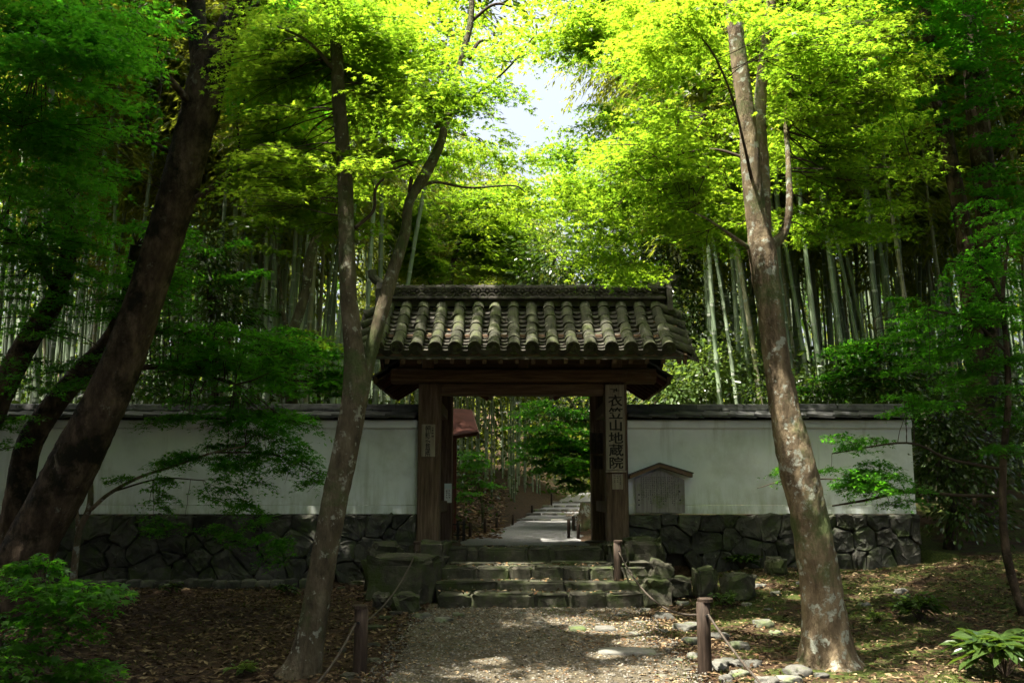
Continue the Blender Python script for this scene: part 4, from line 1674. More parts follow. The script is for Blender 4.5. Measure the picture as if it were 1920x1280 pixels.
def add_crown(root, skel, pads, m, size=.055, tpl='auto', ntw=7, droop=.12, step=None, twigs=True, axis_c=None, density=1.0, holes=True, near=9.4, maxlen=1.15, name='crown', flat=.35, twr=.005):
    V1, T1 = [], []
    o_ = 0
    mb = MB()
    sp = np.array([s[0][:] for s in skel]) if skel else None
    for (c, Rr) in pads:
        if sp is not None:
            k = int(np.argmin(np.linalg.norm((sp - np.array(c)) * np.array((1, 1, 1.4)), axis=1)))
            a, ar = skel[k]
            d = Vector((c.x - a.x, c.y - a.y, 0))
        else:
            a, ar = Vector(axis_c), .05
            d = Vector((c.x - a.x, c.y - a.y, 0))
        d = d.normalized() if d.length > .05 else Vector((random.uniform(-1, 1), random.uniform(-1, 1), 0)).normalized()
        st = step or size * .62
        po, ax, nr, sz = spray(c, d, Rr, size, max(3, int(ntw * density)), droop, st, flat)
        if holes and HOLES:
            kp = sun_gap(po, size * .8)
            po, ax, nr, sz = po[kp], ax[kp], nr[kp], sz[kp]
        if not len(po):
            continue
        if tpl == 'auto':
            dist = math.hypot(c.x, c.y)
            tp = STAR7 if dist < near else (STAR3 if dist < 12.2 else ARROW)
        else:
            tp = tpl
        V, T = leaves_VT(tp, po, ax, nr, sz)
        V1.append(V)
        T1.append(T + o_)
        o_ += len(V)
        NLEAF[0] += len(po)
        NLEAF[1] += len(T)
        tb_ = np.array([tuple(Vector(a).lerp(c, u_)) for u_ in (.15, .35, .55, .75, .95, 1.15, 1.5)]) if twigs else None
        if twigs and (c - a).length < maxlen and sun_gap(tb_, .12).all():
            q = Vector((c.x - d.x * Rr * .6, c.y - d.y * Rr * .6, c.z + .06 * Rr))
            branchlet(mb, a, q, min(ar * .4, twr * 1.7), twr * .8, random.uniform(-.10, .16), 6)
            for s_ in (-.7, 0, .7):
                ca, sa = math.cos(s_), math.sin(s_)
                e = Vector((d.x * ca - d.y * sa, d.x * sa + d.y * ca, 0)) * Rr * 1.2
                branchlet(mb, q, q + e - Vector((0, 0, droop * Rr * 1.44)), twr, twr * .35, .02, 3)
    if V1:
        o = link(name, np_mesh(name, np.concatenate(V1) - np.array(base_of(root)), np.concatenate(T1), m), root)
    if mb.v:
        mb.build('branches', M['twig'], root)['kind'] = 'stuff'
    return


# ------------------------------------------------------------------ sun gaps
def gap_px(px, py, Y, r_, t0=1.0):
    HOLES.append((tuple(P(px, py, Y)), r_, t0))


for (px, py, r_) in ((1150, 1180, .40), (1235, 1170, .34), (1075, 1165, .24), (1210, 1205, .28), (1400, 1170, .34), (1455, 1180, .28), (1130, 1230, .12), (1290, 1180, .22), (1180, 1255, .10), (1500, 1120, .12), (1385, 1090, .15), (1275, 1085, .12)):
    q = ground_hit(px, py)
    HOLES.append(((q.x, q.y, q.z), r_, 1.0))
for (px, py, Y, r_) in ((860, 590, 12.5, .26), (900, 600, 12.4, .16), (830, 615, 12.4, .12), (985, 625, 12.2, .10), (915, 550, 13.2, .12), (1130, 630, 12.2, .12), (1385, 160, 8.4, .32), (1395, 300, 8.4, .32), (1420, 420, 8.4, .3), (1370, 60, 8.4, .3), (1400, 230, 8.4, .3), (1408, 360, 8.4, .3),
                        (960, 1052, 12.3, .14), (880, 1115, 11.4, .10), (1010, 1092, 11.8, .10), (1520, 880, 8.2, .12), (730, 640, 8.0, .12)):
    gap_px(px, py, Y, r_, .2 if Y == 8.4 else 1.0)
for (x, Y, z, r_) in ((-1.3, 19.5, 1.0, .6), (-.6, 22.5, 1.1, .7), (-1.8, 24, 1.5, .8), (.1, 26, 1.2, .5)):
    HOLES.append(((x, Y, z), r_, .8))
for (Y, x) in ((17.5, .2), (19, .35), (21, .6), (24, .9), (27, 1.1), (29, 1.4)):
    HOLES.append(((x, Y, .75), .55, .8))
for (px, py, Y, r_) in ((800, 480, 22.5, 1.1), (880, 470, 23, 1.1), (960, 460, 23.5, 1.0), (1180, 380, 24, 1.1), (1280, 400, 24, 1.1)):
    gap_px(px, py, Y, r_, 1.6)

# ------------------------------------------------------------------ the big trees
t1, k1 = make_tree('leaning_tree', 'thick dark mossy trunk leaning strongly to the right in front of the left wall', [
    [(-20, 1160, 10.2, 190), (29, 1085, 10.2, 150), (68.6667, 1000, 10.2, 138), (144, 860, 10.1, 132), (215, 715, 10.0, 112), (278, 540, 9.9, 100), (332, 370, 9.8, 100), (372, 215, 9.7, 104), (398, 120, 9.6, 96), (432, 45, 9.6, 64), (466, -40, 9.5, 54), (490, -150, 9.4, 44), (520, -300, 9.2, 26)],
    [(386, 190, 9.65, 60), (370, 60, 9.8, 52), (364, -60, 9.9, 44), (340, -220, 10.1, 26)],
    [(342, 392, 9.75, 26), (380, 362, 9.8, 18), (425, 335, 9.9, 14), (470, 300, 10.0, 11), (510, 272, 10.1, 8), (560, 262, 10.2, 4)],
    [(425, 335, 9.9, 9), (448, 280, 9.9, 7), (445, 225, 9.9, 6), (465, 170, 9.9, 5), (482, 110, 9.9, 3)],
    [(475, 298, 10.0, 6), (500, 250, 10.0, 4), (540, 220, 10.1, 3)],
    [(352, 300, 9.8, 20), (282, 260, 9.8, 13), (282, 190, 9.7, 9), (310, 140, 9.6, 7), (282, 80, 9.5, 4)],
    [(370, 210, 9.7, 22), (290, 120, 9.0, 16), (200, 60, 8.4, 12), (80, 60, 8.0, 6)],
    [(432, 45, 9.6, 22), (540, -20, 9.0, 14), (640, -40, 8.6, 9)],
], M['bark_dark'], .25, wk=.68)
pads1 = regions([(120, 160, 200, 130, 8.2, 1.2, 39, .5), (160, 60, 190, 80, 7.2, .9, 26, .5), (300, 60, 90, 70, 9.2, .6, 8, .45), (120, 310, 160, 90, 8.8, 1.0, 26, .5), (520, 60, 70, 80, 10.4, .9, 18, .45), (540, 200, 70, 60, 11, .8, 16, .42),
                 (460, 170, 50, 60, 11.5, .6, 8, .4)])
pads1 = clear_front(pads1, [[(28, 1085, 10.2), (62, 1000, 10.2), (128, 860, 10.1), (195, 715, 10.0), (258, 540, 9.9), (312, 370, 9.8), (352, 215, 9.7), (378, 120, 9.6), (420, 0, 9.6)]], -20, 1100, 40)
add_crown(t1, k1, pads1, M['maple_shaded'], .058)
over1 = ellips((-5.7, 8.6, 8.8), (3.3, 4.8, 1.5), 200, .85)  # leaf cover added above the frame to shade the left side
add_crown(t1, k1, over1, M['maple_shaded'], .11, tpl=KITE, ntw=7, step=.10, twigs=False, name='shading_crown')

t2, k2 = make_tree('forked_maple', 'slender maple dividing into two stems in front of the gate, rising across its left edge', [
    [(558, 1275, 8.0, 98), (572, 1235, 8.0, 72), (590, 1150, 8.0, 60), (614, 1010, 8.0, 57), (638, 890, 8.0, 55), (658, 790, 8.0, 54), (668, 715, 8.0, 56), (662, 640, 8.0, 40), (652, 540, 8.0, 35), (649, 420, 8.05, 34), (646, 320, 8.1, 32), (636, 200, 8.1, 29), (631, 100, 8.1, 26), (622, -20, 8.1, 22), (610, -200, 8.1, 14)],
    [(676, 735, 8.02, 36), (692, 672, 8.05, 30), (714, 590, 8.1, 30), (738, 505, 8.2, 27), (760, 435, 8.25, 23), (768, 378, 8.3, 21), (800, 322, 8.4, 24), (828, 262, 8.5, 18), (846, 180, 8.6, 14), (868, 100, 8.7, 14), (884, 20, 8.8, 12), (880, -120, 8.9, 8)],
    [(768, 368, 8.3, 10), (810, 342, 8.4, 7), (880, 352, 8.5, 5), (960, 348, 8.6, 4), (985, 360, 8.7, 2)],
    [(815, 240, 8.5, 9), (850, 210, 8.4, 7), (905, 170, 8.3, 6), (960, 120, 8.2, 4), (1000, 70, 8.1, 3)],
    [(768, 360, 8.3, 9), (772, 315, 8.3, 8), (755, 300, 8.3, 6), (700, 320, 8.2, 4), (640, 345, 8.1, 2)],
    [(665, 428, 8.05, 9), (700, 395, 8.1, 7), (706, 350, 8.1, 6), (745, 315, 8.2, 5), (790, 300, 8.2, 3)],
    [(880, 110, 8.7, 9), (900, 78, 8.8, 7), (935, 80, 8.9, 5)],
    [(884, 40, 8.8, 8), (930, 8, 8.8, 6), (985, 22, 8.9, 4)],
    [(632, 140, 8.1, 10), (580, 80, 7.9, 7), (520, 50, 7.7, 4)],
], M['bark'], .3, wk=.88)
pads2 = regions([(1000, 50, 70, 40, 9.6, .8, 9, .36), (700, 180, 280, 190, 11.2, 1.1, 68, .42), (520, 200, 80, 120, 9.0, .9, 22, .40), (490, 90, 70, 80, 9.2, .8, 15, .42), (600, 420, 90, 30, 8.8, .6, 7, .34), (480, 350, 60, 40, 9.4, .6, 7, .36), (800, 250, 90, 60, 9.6, .6, 12, .36), (940, 330, 90, 40, 9.8, .6, 8, .36), (640, 60, 130, 70, 8.0, .8, 29, .42), (760, 130, 130, 90, 8.3, .9, 49, .42), (870, 60, 80, 60, 9.0, .6, 12, .40), (620, 170, 130, 70, 8.2, .7, 26, .42), (880, 200, 100, 50, 8.4, .7, 20, .40),
                 (700, 300, 120, 36, 8.0, .6, 20, .40), (560, 300, 90, 50, 8.3, .8, 14, .40), (560, 380, 80, 40, 8.2, .5, 12, .36), (900, 290, 90, 50, 8.9, .7, 17, .40), (990, 370, 80, 30, 9.3, .7, 13, .38), (820, 310, 70, 30, 8.6, .6, 8, .38),
                 (960, 110, 60, 40, 8.2, .4, 4, .35)])
pads2 = clear_front(pads2, [[(652, 540, 8.0), (649, 420, 8.05), (646, 350, 8.1)], [(646, 250, 8.1), (636, 200, 8.1), (631, 100, 8.1)], [(738, 505, 8.2), (768, 378, 8.3), (800, 322, 8.4), (828, 262, 8.5)]], 100, 600, 22)
pads2 = clear_ellipse(pads2, 1000, 195, 90, 85)
add_crown(t2, k2, pads2, M['maple'], .056)
over2 = ellips((-.2, 12.7, 9.1), (2.6, 1.6, .9), 130, .75)  # leaf cover added out of view to shade the gate
add_crown(t2, k2, over2, M['maple'], .10, tpl=KITE, step=.10, twigs=False, name='shading_crown')

t3, k3 = make_tree('mossy_maple', 'stout pale barked maple with a burl, standing before the right wall', [
    [(1556, 1262, 8.3, 170), (1553, 1225, 8.3, 122), (1545, 1150, 8.3, 96), (1534, 1060, 8.3, 86), (1516, 960, 8.3, 82), (1492, 860, 8.3, 78), (1470, 760, 8.3, 66), (1453, 650, 8.3, 56), (1440, 550, 8.3, 58), (1429, 475, 8.3, 62), (1420, 420, 8.3, 48), (1408, 310, 8.3, 42), (1398, 200, 8.3, 38), (1384, 100, 8.3, 36), (1372, 0, 8.3, 34), (1350, -150, 8.3, 24), (1330, -300, 8.3, 14)],
    [(1428, 440, 8.35, 40), (1430, 330, 8.45, 32), (1424, 220, 8.5, 28), (1432, 120, 8.55, 24), (1444, 20, 8.6, 22), (1460, -120, 8.7, 14)],
    [(1446, 462, 8.35, 26), (1470, 435, 8.4, 20), (1480, 385, 8.4, 16), (1478, 300, 8.45, 12), (1474, 215, 8.5, 11), (1490, 140, 8.5, 7), (1500, 40, 8.5, 4)],
    [(1412, 470, 8.3, 12), (1372, 442, 8.2, 8), (1325, 410, 8.1, 5), (1290, 395, 8.0, 2)],
    [(1410, 340, 8.25, 8), (1395, 270, 8.0, 6), (1370, 175, 7.8, 5), (1330, 90, 7.6, 4), (1270, 30, 7.4, 2)],
    [(1478, 240, 8.45, 8), (1530, 170, 8.4, 6), (1600, 150, 8.4, 4), (1660, 160, 8.3, 2)],
    [(1408, 300, 8.3, 8), (1330, 280, 8.4, 6), (1230, 300, 8.6, 3)],
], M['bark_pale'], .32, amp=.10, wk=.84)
pads3 = regions([(1070, 70, 60, 50, 9.8, .8, 8, .36), (1090, 290, 60, 50, 10.2, .8, 9, .36), (1060, 390, 60, 30, 10.6, .6, 5, .34), (1290, 230, 260, 210, 11.0, 1.1, 68, .42), (1620, 120, 120, 100, 9.0, .9, 19, .42), (1640, 280, 100, 70, 9.4, .8, 12, .40), (1620, 420, 80, 40, 9.8, .6, 7, .38), (1240, 420, 120, 40, 9.6, .8, 12, .38), (1190, 530, 70, 24, 11.3, .3, 5, .32), (1130, 250, 70, 60, 9.8, .6, 8, .36), (1040, 30, 60, 25, 9.6, .5, 4, .36), (1180, 60, 130, 60, 9.2, .9, 23, .42), (1270, 140, 130, 90, 8.4, .9, 31, .42), (1260, 290, 140, 70, 8.7, .9, 35, .42), (1180, 390, 110, 45, 9.4, .8, 20, .40), (1320, 60, 110, 60, 8.0, .7, 20, .42), (1520, 60, 120, 60, 8.2, .8, 26, .45),
                 (1560, 180, 120, 70, 8.6, .8, 23, .45), (1320, 400, 90, 50, 8.8, .7, 17, .40), (1560, 300, 90, 60, 9.2, .7, 14, .42), (1310, 350, 80, 60, 8.2, .5, 12, .38), (1150, 480, 90, 40, 10.6, .6, 12, .40), (1120, 20, 60, 25, 9.4, .5, 7, .38), (1540, 420, 70, 40, 9.3, .6, 7, .40)])
pads3 = clear_front(pads3, [[(1453, 650, 8.3), (1440, 550, 8.3), (1429, 475, 8.3), (1420, 420, 8.3), (1408, 310, 8.3), (1398, 200, 8.3), (1384, 90, 8.3)]], 60, 700, 26)
pads3 = clear_ellipse(clear_ellipse(pads3, 1000, 195, 95, 90), 1150, 170, 45, 45)
add_crown(t3, k3, pads3, M['maple'], .056)
over3 = ellips((4.9, 9.0, 8.9), (3.2, 4.2, 1.2), 300, .85)  # leaf cover added above the frame to shade the right side
add_crown(t3, k3, over3, M['maple'], .10, tpl=KITE, step=.10, twigs=False, name='shading_crown')

t6, k6 = make_tree('dark_maple', 'dark twisted maple with drooping green branches behind the leaning trunk, before the left wall', [
    [(20, 1080, 11.4, 70), (36, 930, 11.4, 52), (52, 840, 11.4, 48), (92, 770, 11.4, 44), (150, 700, 11.4, 40), (205, 640, 11.3, 34), (240, 560, 11.2, 28), (255, 460, 11.1, 20)],
    [(-40, 830, 11.0, 52), (10, 720, 11.0, 46), (52, 640, 11.0, 42), (102, 560, 11.0, 36), (130, 460, 11.0, 28), (120, 340, 11, 20)],
    [(150, 700, 11.4, 16), (230, 690, 11.0, 12), (340, 690, 10.9, 9), (440, 720, 10.8, 5)],
    [(205, 640, 11.3, 16), (300, 620, 11.5, 12), (420, 640, 11.6, 8), (520, 680, 11.6, 4)],
    [(112, 560, 11, 18), (60, 470, 10.6, 12), (0, 420, 10.4, 6)],
], M['bark_dark'], .1)
pads6 = regions([(100, 420, 140, 110, 10.4, .9, 42, .46), (110, 560, 130, 80, 10.4, .7, 18, .40), (260, 560, 100, 80, 10.9, .6, 22, .42), (430, 690, 130, 75, 11.0, .7, 27, .42), (340, 640, 100, 60, 11.0, .7, 20, .42), (480, 770, 110, 45, 10.9, .6, 15, .36),
                 (300, 480, 80, 70, 11.5, .6, 12, .40), (100, 690, 100, 40, 10.6, .5, 8, .36), (540, 650, 60, 40, 11.6, .5, 10, .36), (20, 800, 30, 60, 10.8, .4, 4, .3), (330, 760, 60, 30, 11.0, .4, 6, .34)])
add_crown(t6, k6, pads6, M['maple_shaded'], .055, droop=.2)

# sapling with the low branch across the left wall
ts, ks = make_tree('maple_sapling', 'thin pale sapling with two stems and a leafy branch arching across the left white wall', [
    [(136, 1110, 10.9, 15), (142, 1040, 10.9, 13), (150, 990, 10.9, 12), (168, 950, 10.9, 12), (170, 900, 10.9, 9), (167, 840, 10.9, 7), (175, 760, 10.9, 4)],
    [(147, 1000, 10.9, 9), (142, 940, 10.9, 7), (138, 900, 10.9, 5)],
    [(170, 955, 10.9, 8), (205, 925, 10.8, 7), (260, 895, 10.7, 6), (330, 872, 10.6, 5), (400, 848, 10.5, 4), (460, 836, 10.5, 3)],
    [(215, 920, 10.8, 4), (300, 897, 10.7, 3), (380, 900, 10.6, 2)],
    [(400, 848, 10.5, 3), (500, 850, 10.5, 3), (560, 870, 10.5, 2), (600, 890, 10.5, 1.5)],
], M['bark_pale'], 0)
padss = regions([(330, 860, 60, 14, 10.6, .2, 7, .24), (440, 850, 70, 30, 10.5, .3, 14, .26), (530, 850, 60, 35, 10.5, .25, 14, .26), (590, 895, 25, 12, 10.4, .15, 3, .2), (440, 920, 60, 25, 10.5, .2, 7, .22), (310, 920, 24, 40, 10.6, .2, 7, .18), (480, 960, 40, 20, 10.4, .2, 5, .22),
                 (500, 1030, 28, 40, 10.3, .2, 7, .2), (310, 985, 25, 30, 10.6, .2, 5, .17), (430, 1000, 30, 20, 10.4, .2, 5, .18), (480, 800, 60, 20, 10.6, .3, 10, .28), (240, 900, 30, 10, 10.7, .1, 2, .16)])
add_crown(ts, ks, padss, M['maple_shaded'], .052, droop=.35, density=1.0, twr=.0028, maxlen=.5)

# foreground leaves lower left
tf, kf = make_tree('young_maple', 'bright leafy young maple in the near left corner, in front of the leaning trunk', [
    [(30, 1420, 6.2, 20), (40, 1300, 6.2, 15), (60, 1180, 6.2, 9), (80, 1100, 6.2, 5)],
    [(40, 1300, 6.2, 9), (110, 1200, 6.3, 6), (160, 1140, 6.3, 3)],
    [(36, 1320, 6.2, 9), (0, 1200, 6.1, 6), (-30, 1080, 6.0, 3)],
], M['bark'], 0, amp=.03)
padsf = regions([(60, 1100, 120, 36, 6.2, .35, 8, .22), (120, 1150, 70, 45, 6.2, .3, 7, .22), (50, 1200, 100, 50, 6.1, .3, 8, .23), (150, 1235, 50, 40, 6.1, .3, 5, .2), (40, 1275, 90, 20, 6.0, .3, 4, .22), (30, 1060, 60, 14, 6.2, .2, 3, .18)])
add_crown(tf, kf, padsf, M['maple_shaded'], .072, droop=.2, holes=False, density=.8, twr=.003)

# right: thin tree and low branch across the right wall
tr, kr = make_tree('thin_maple', 'thin crooked maple near the right border, its low branch crossing the right wall', [
    [(1925, 1170, 10.4, 17), (1905, 1110, 10.4, 16), (1886, 1030, 10.4, 16), (1880, 950, 10.4, 14), (1882, 850, 10.4, 13), (1890, 760, 10.4, 12), (1888, 660, 10.4, 11), (1880, 560, 10.4, 8), (1890, 460, 10.4, 5)],
    [(1880, 930, 10.4, 7), (1800, 928, 10.6, 6), (1700, 922, 10.8, 6), (1620, 938, 10.9, 5), (1560, 948, 11, 3)],
    [(1700, 922, 10.8, 4), (1600, 900, 10.9, 3), (1480, 900, 11, 2.5), (1420, 915, 11, 1.5)],
    [(1882, 880, 10.4, 6), (1780, 860, 10.6, 5), (1700, 830, 10.7, 4), (1560, 850, 10.8, 2)],
    [(1888, 660, 10.4, 6), (1820, 600, 10.3, 5), (1740, 580, 10.2, 3)],
    [(1884, 580, 10.4, 6), (1840, 500, 10.2, 4), (1780, 490, 10.1, 2)],
], M['bark_dark'], 0, amp=.05)
padsr = regions([(1620, 890, 75, 30, 10.8, .25, 22, .24), (1600, 828, 60, 16, 10.8, .2, 7, .2), (1480, 895, 50, 18, 11.0, .2, 6, .2), (1680, 920, 50, 30, 10.7, .2, 9, .24), (1830, 500, 70, 24, 10.2, .4, 6, .32), (1850, 580, 80, 50, 10.3, .5, 10, .36), (1860, 690, 80, 60, 10.3, .5, 14, .36),
                 (1780, 700, 70, 40, 10.5, .5, 8, .36), (1740, 640, 70, 40, 10.6, .5, 7, .36), (1880, 420, 60, 60, 10.4, .5, 8, .4), (1720, 770, 60, 30, 10.9, .4, 6, .32), (1890, 800, 40, 60, 10.2, .4, 6, .3)])
add_crown(tr, kr, padsr, M['maple_shaded'], .052, droop=.2, twr=.003)

# big dark trunks at the right, behind the wall end
tb, kb_ = make_tree('tall_twin_tree', 'tall dark tree with two straight trunks standing beyond the end of the right wall', [
    [(1838, 1010, 15.2, 84), (1838, 930, 15.2, 62), (1838, 800, 15.2, 54), (1845, 650, 15.2, 50), (1852, 500, 15.2, 46), (1850, 380, 15.2, 42), (1836, 250, 15.2, 40), (1826, 100, 15.2, 38), (1820, -60, 15.2, 32), (1815, -300, 15.2, 20)],
    [(1832, 700, 15.1, 34), (1820, 580, 15.0, 34), (1806, 430, 15.0, 30), (1786, 320, 15.0, 28), (1766, 220, 15.0, 26), (1748, 110, 15.0, 24), (1725, -40, 15.0, 18), (1700, -200, 15.0, 10)],
    [(1850, 380, 15.2, 14), (1880, 300, 15.0, 10), (1915, 220, 14.8, 7), (1960, 160, 14.6, 4)],
    [(1748, 130, 15, 10), (1720, 60, 14.9, 7), (1660, 10, 14.8, 4)],
], M['bark_dark'], .3, trunk_n=2)
padsb = regions([(1720, 60, 160, 80, 13.6, 1.0, 26, .6), (1840, 160, 110, 120, 13.4, 1.0, 20, .55), (1880, 320, 60, 80, 13.6, .8, 9, .5), (1640, 180, 90, 80, 14.0, .8, 12, .5)])
add_crown(tb, kb_, padsb, M['maple_shaded'], .07, tpl=ARROW)
overb = ellips((7.5, 13.0, 10.5), (3.6, 4.2, 1.8), 150, .9) + ellips((3.5, 12.6, 9.7), (1.7, 1.3, .8), 70, .8)  # unseen leaf cover added to shade the right grove and wall top
add_crown(tb, kb_, overb, M['maple_shaded'], .12, tpl=KITE, step=.11, twigs=False, name='shading_crown')

# tree behind the left wall with crooked stem
tm, km = make_tree('crooked_tree', 'crooked thin brown tree in front of the bamboo behind the left wall', [
    [(548, 790, 15.4, 24), (545, 650, 15.4, 20), (560, 590, 15.4, 19), (574, 540, 15.4, 19), (582, 480, 15.4, 18), (602, 412, 15.4, 15), (612, 340, 15.4, 10)],
    [(545, 640, 15.4, 10), (530, 580, 15.5, 8), (522, 500, 15.5, 6), (515, 440, 15.5, 3)],
    [(602, 412, 15.4, 8), (585, 360, 15.3, 6), (565, 330, 15.3, 3)],
], M['bark'], 0)
add_crown(tm, km, regions([(560, 360, 90, 60, 15, .8, 12, .5), (590, 640, 50, 30, 14.8, .5, 6, .4), (500, 440, 60, 40, 15.2, .7, 6, .45)]), M['maple'], .075, tpl=ARROW)

print('near trees', NLEAF, len(bpy.data.objects))


# ------------------------------------------------------------------ bamboo
def bamboo_meshes(seed, H, r0, lean, mculm):
    st = random.Random(seed)
    rg = np.random.default_rng(seed)
    pts, rad = [], []
    n = int(H / .42)
    k = 0
    for i in range(n):
        z = H * i / (n - 1)
        u = z / H
        x = lean * (u ** 2.2) * H * .22
        r_ = r0 * (1 - .75 * u ** 1.5)
        if i and i < n - 1:
            pts.append((x, 0, z - .012))
            rad.append(r_)
            pts.append((x, 0, z))
            rad.append(r_ * 1.10)
            pts.append((x, 0, z + .012))
            rad.append(r_ * .98)
        else:
            pts.append((x, 0, z))
            rad.append(r_)
    me = MB().tube(pts, rad, 8, cap=False).mesh('culm', mculm, smooth=True)
    rg_ = MB()
    for i in range(1, n - 1):
        z = H * i / (n - 1)
        u = z / H
        x = lean * (u ** 2.2) * H * .22
        r_ = r0 * (1 - .75 * u ** 1.5)
        rg_.tube([(x, 0, z - .055), (x, 0, z - .013)], [r_ * 1.02, r_ * 1.05], 8, cap=False)
    rings = rg_.mesh('node_rings', M['bam_ring'])
    po, ax, nr, sz = [], [], [], []
    br = MB()
    for i in range(int(n * .42), n):
        z = H * i / (n - 1)
        u = z / H
        x = lean * (u ** 2.2) * H * .22
        for b in range(3):
            a = st.uniform(0, 6.28)
            L_ = st.uniform(.7, 1.5) * (1.25 - .7 * abs(u - .7))
            up = st.uniform(.2, .7)
            m_ = 15
            tip = None
            for j in range(m_):
                t = (j + 1) / m_
                q = np.array((x + math.cos(a) * L_ * t, math.sin(a) * L_ * t, z + up * L_ * t - .75 * L_ * t * t))
                for s_ in range(3):
                    la = a + st.uniform(-1.3, 1.3)
                    po.append(q + rg.normal(0, .06, 3))
                    ax.append((math.cos(la), math.sin(la), st.uniform(-1.1, .0)))
                    nr.append((st.uniform(-.6, .6), st.uniform(-.6, .6), 1))
                    sz.append(st.uniform(.15, .27))
            br.tube([(x, 0, z), (x + math.cos(a) * L_ * .5, math.sin(a) * L_ * .5, z + up * L_ * .5 - .19 * L_), (x + math.cos(a) * L_, math.sin(a) * L_, z + up * L_ - .75 * L_)], [.008, .005, .002], 3, cap=False)
    V, T = leaves_VT(blade_template(.13), np.array(po), np.array(ax), np.array(nr), np.array(sz))
    ml = np_mesh('leaves', V, T, M['bam_leaf'])
    return me, ml, br.mesh('branches', M['bamboo_old']), rings


BAM = [bamboo_meshes(40 + i, H, r_, l, M['bamboo'] if i != 3 else M['bamboo_old']) for i, (H, r_, l) in enumerate(((13.5, .040, .5), (15, .046, .8), (12, .035, .3), (14, .042, .6), (11, .031, .7)))]
NB = 0


def bamboo(x, y, label, group, tilt=None, v=None, sc=1.0):
    global NB
    v = random.choice((0, 0, 1, 1, 2, 3, 4)) if v is None else v
    root = thing('bamboo', label, 'bamboo', (x, y, gzf(x, y) - .05), group)
    a = random.uniform(0, 6.28)
    tl = tilt if tilt is not None else random.gauss(0, .035)
    root.rotation_euler = (random.gauss(0, .03), tl, 0)
    s = random.uniform(.85, 1.12) * sc
    me, ml, mb_, rn_ = BAM[v]
    for nm, d in (('culm', me), ('branches', mb_), ('leaves', ml), ('node_rings', rn_)):
        o = link(nm, d, root)
        o.rotation_euler = (0, 0, a)
        o.scale = (s, s, s)
        if nm in ('branches', 'node_rings'):
            o['kind'] = 'stuff'
    NB += 1
    return root


def scatter(n, x0, x1, y0, y1, mind, ok=None):
    out = []
    tries = 0
    while len(out) < n and tries < n * 60:
        tries += 1
        x, y = random.uniform(x0, x1), random.uniform(y0, y1)
        if ok and not ok(x, y):
            continue
        if all((x - a) ** 2 + (y - b) ** 2 > mind * mind for a, b in out):
            out.append((x, y))
    return out


def off_path(x, y):
    return abs(x - float(np.interp(y, *PCX))) > float(np.interp(y, *PHW)) + .5


FRL, FRR = [], []
# stems one can match to the photograph
for (px, Y, v, tl) in ((497, 16.2, 1, .02), (408, 15.4, 3, .0), (396, 16.5, 0, .01), (545, 16.8, 0, .04), (620, 16.4, 1, .01), (632, 17.5, 0, .02), (696, 17.0, 1, .05), (725, 18.0, 1, .06), (70, 15.0, 1, -.01), (38, 15.8, 0, .0), (120, 15.6, 1, .0), (10, 16.4, 1, .01), (460, 17.2, 0, .02), (680, 16.2, 0, .0)):
    x = PX(px, Y, 740)
    FRL.append(bamboo(x, Y, 'pale bamboo stem in the front row of the grove behind the left white wall', 'front bamboo behind the left wall', tilt=tl, v=v))
for (x, y) in scatter(92, -10.5, -3.4, 16.3, 25, .36, lambda x, y: off_path(x, y) and x < -3.0 - .16 * (y - 16.5)):
    bamboo(x, y, 'bamboo stem deep in the grove behind the left white wall', 'bamboo grove behind the left wall', tilt=random.gauss(.015, .03))
for (px, Y, v, tl) in ((1395, 16.0, 0, -.04), (1500, 16.4, 1, -.06), (1530, 17.2, 0, -.07), (1560, 16.2, 0, -.10), (1605, 16.6, 1, -.08), (1640, 17.5, 0, -.10), (1680, 16.4, 1, -.11), (1715, 17.0, 0, -.10), (1745, 16.0, 3, -.08), (1590, 18.5, 1, -.05), (1420, 17.0, 0, -.07)):
    x = PX(px, Y, 740)
    FRR.append(bamboo(x, Y, 'leaning pale bamboo stem in the front of the grove behind the right white wall', 'front bamboo behind the right wall', tilt=tl, v=v))
ends(rank_labels(FRL, lambda o: o.location.x / o.location.y, 'pale front row bamboo behind the left wall, {}'), 'left border', 'gate roof')
ends(rank_labels(FRR, lambda o: o.location.x / o.location.y, 'leaning front row bamboo behind the right wall, {}'), 'gate roof', 'twin trunked tree')
for (x, y) in scatter(104, 3.4, 12.0, 16.6, 26, .36, lambda x, y: off_path(x, y) and x > 3.4 + .13 * (y - 17)):
    bamboo(x, y, 'bamboo stem deep in the grove behind the right white wall', 'bamboo grove behind the right wall', tilt=random.gauss(-.055, .045))
for (x, y) in scatter(74, -4.0, 1.6, 27, 36, .30, lambda x, y: off_path(x, y) and x < float(np.interp(y, *PCX)) - 1.0):
    bamboo(x, y, 'tall straight bamboo stem seen through the gate opening beyond the bank', 'bamboo seen through the gate', tilt=random.gauss(.0, .02), v=random.choice((2, 4)), sc=.78)
print('bamboo', NB)

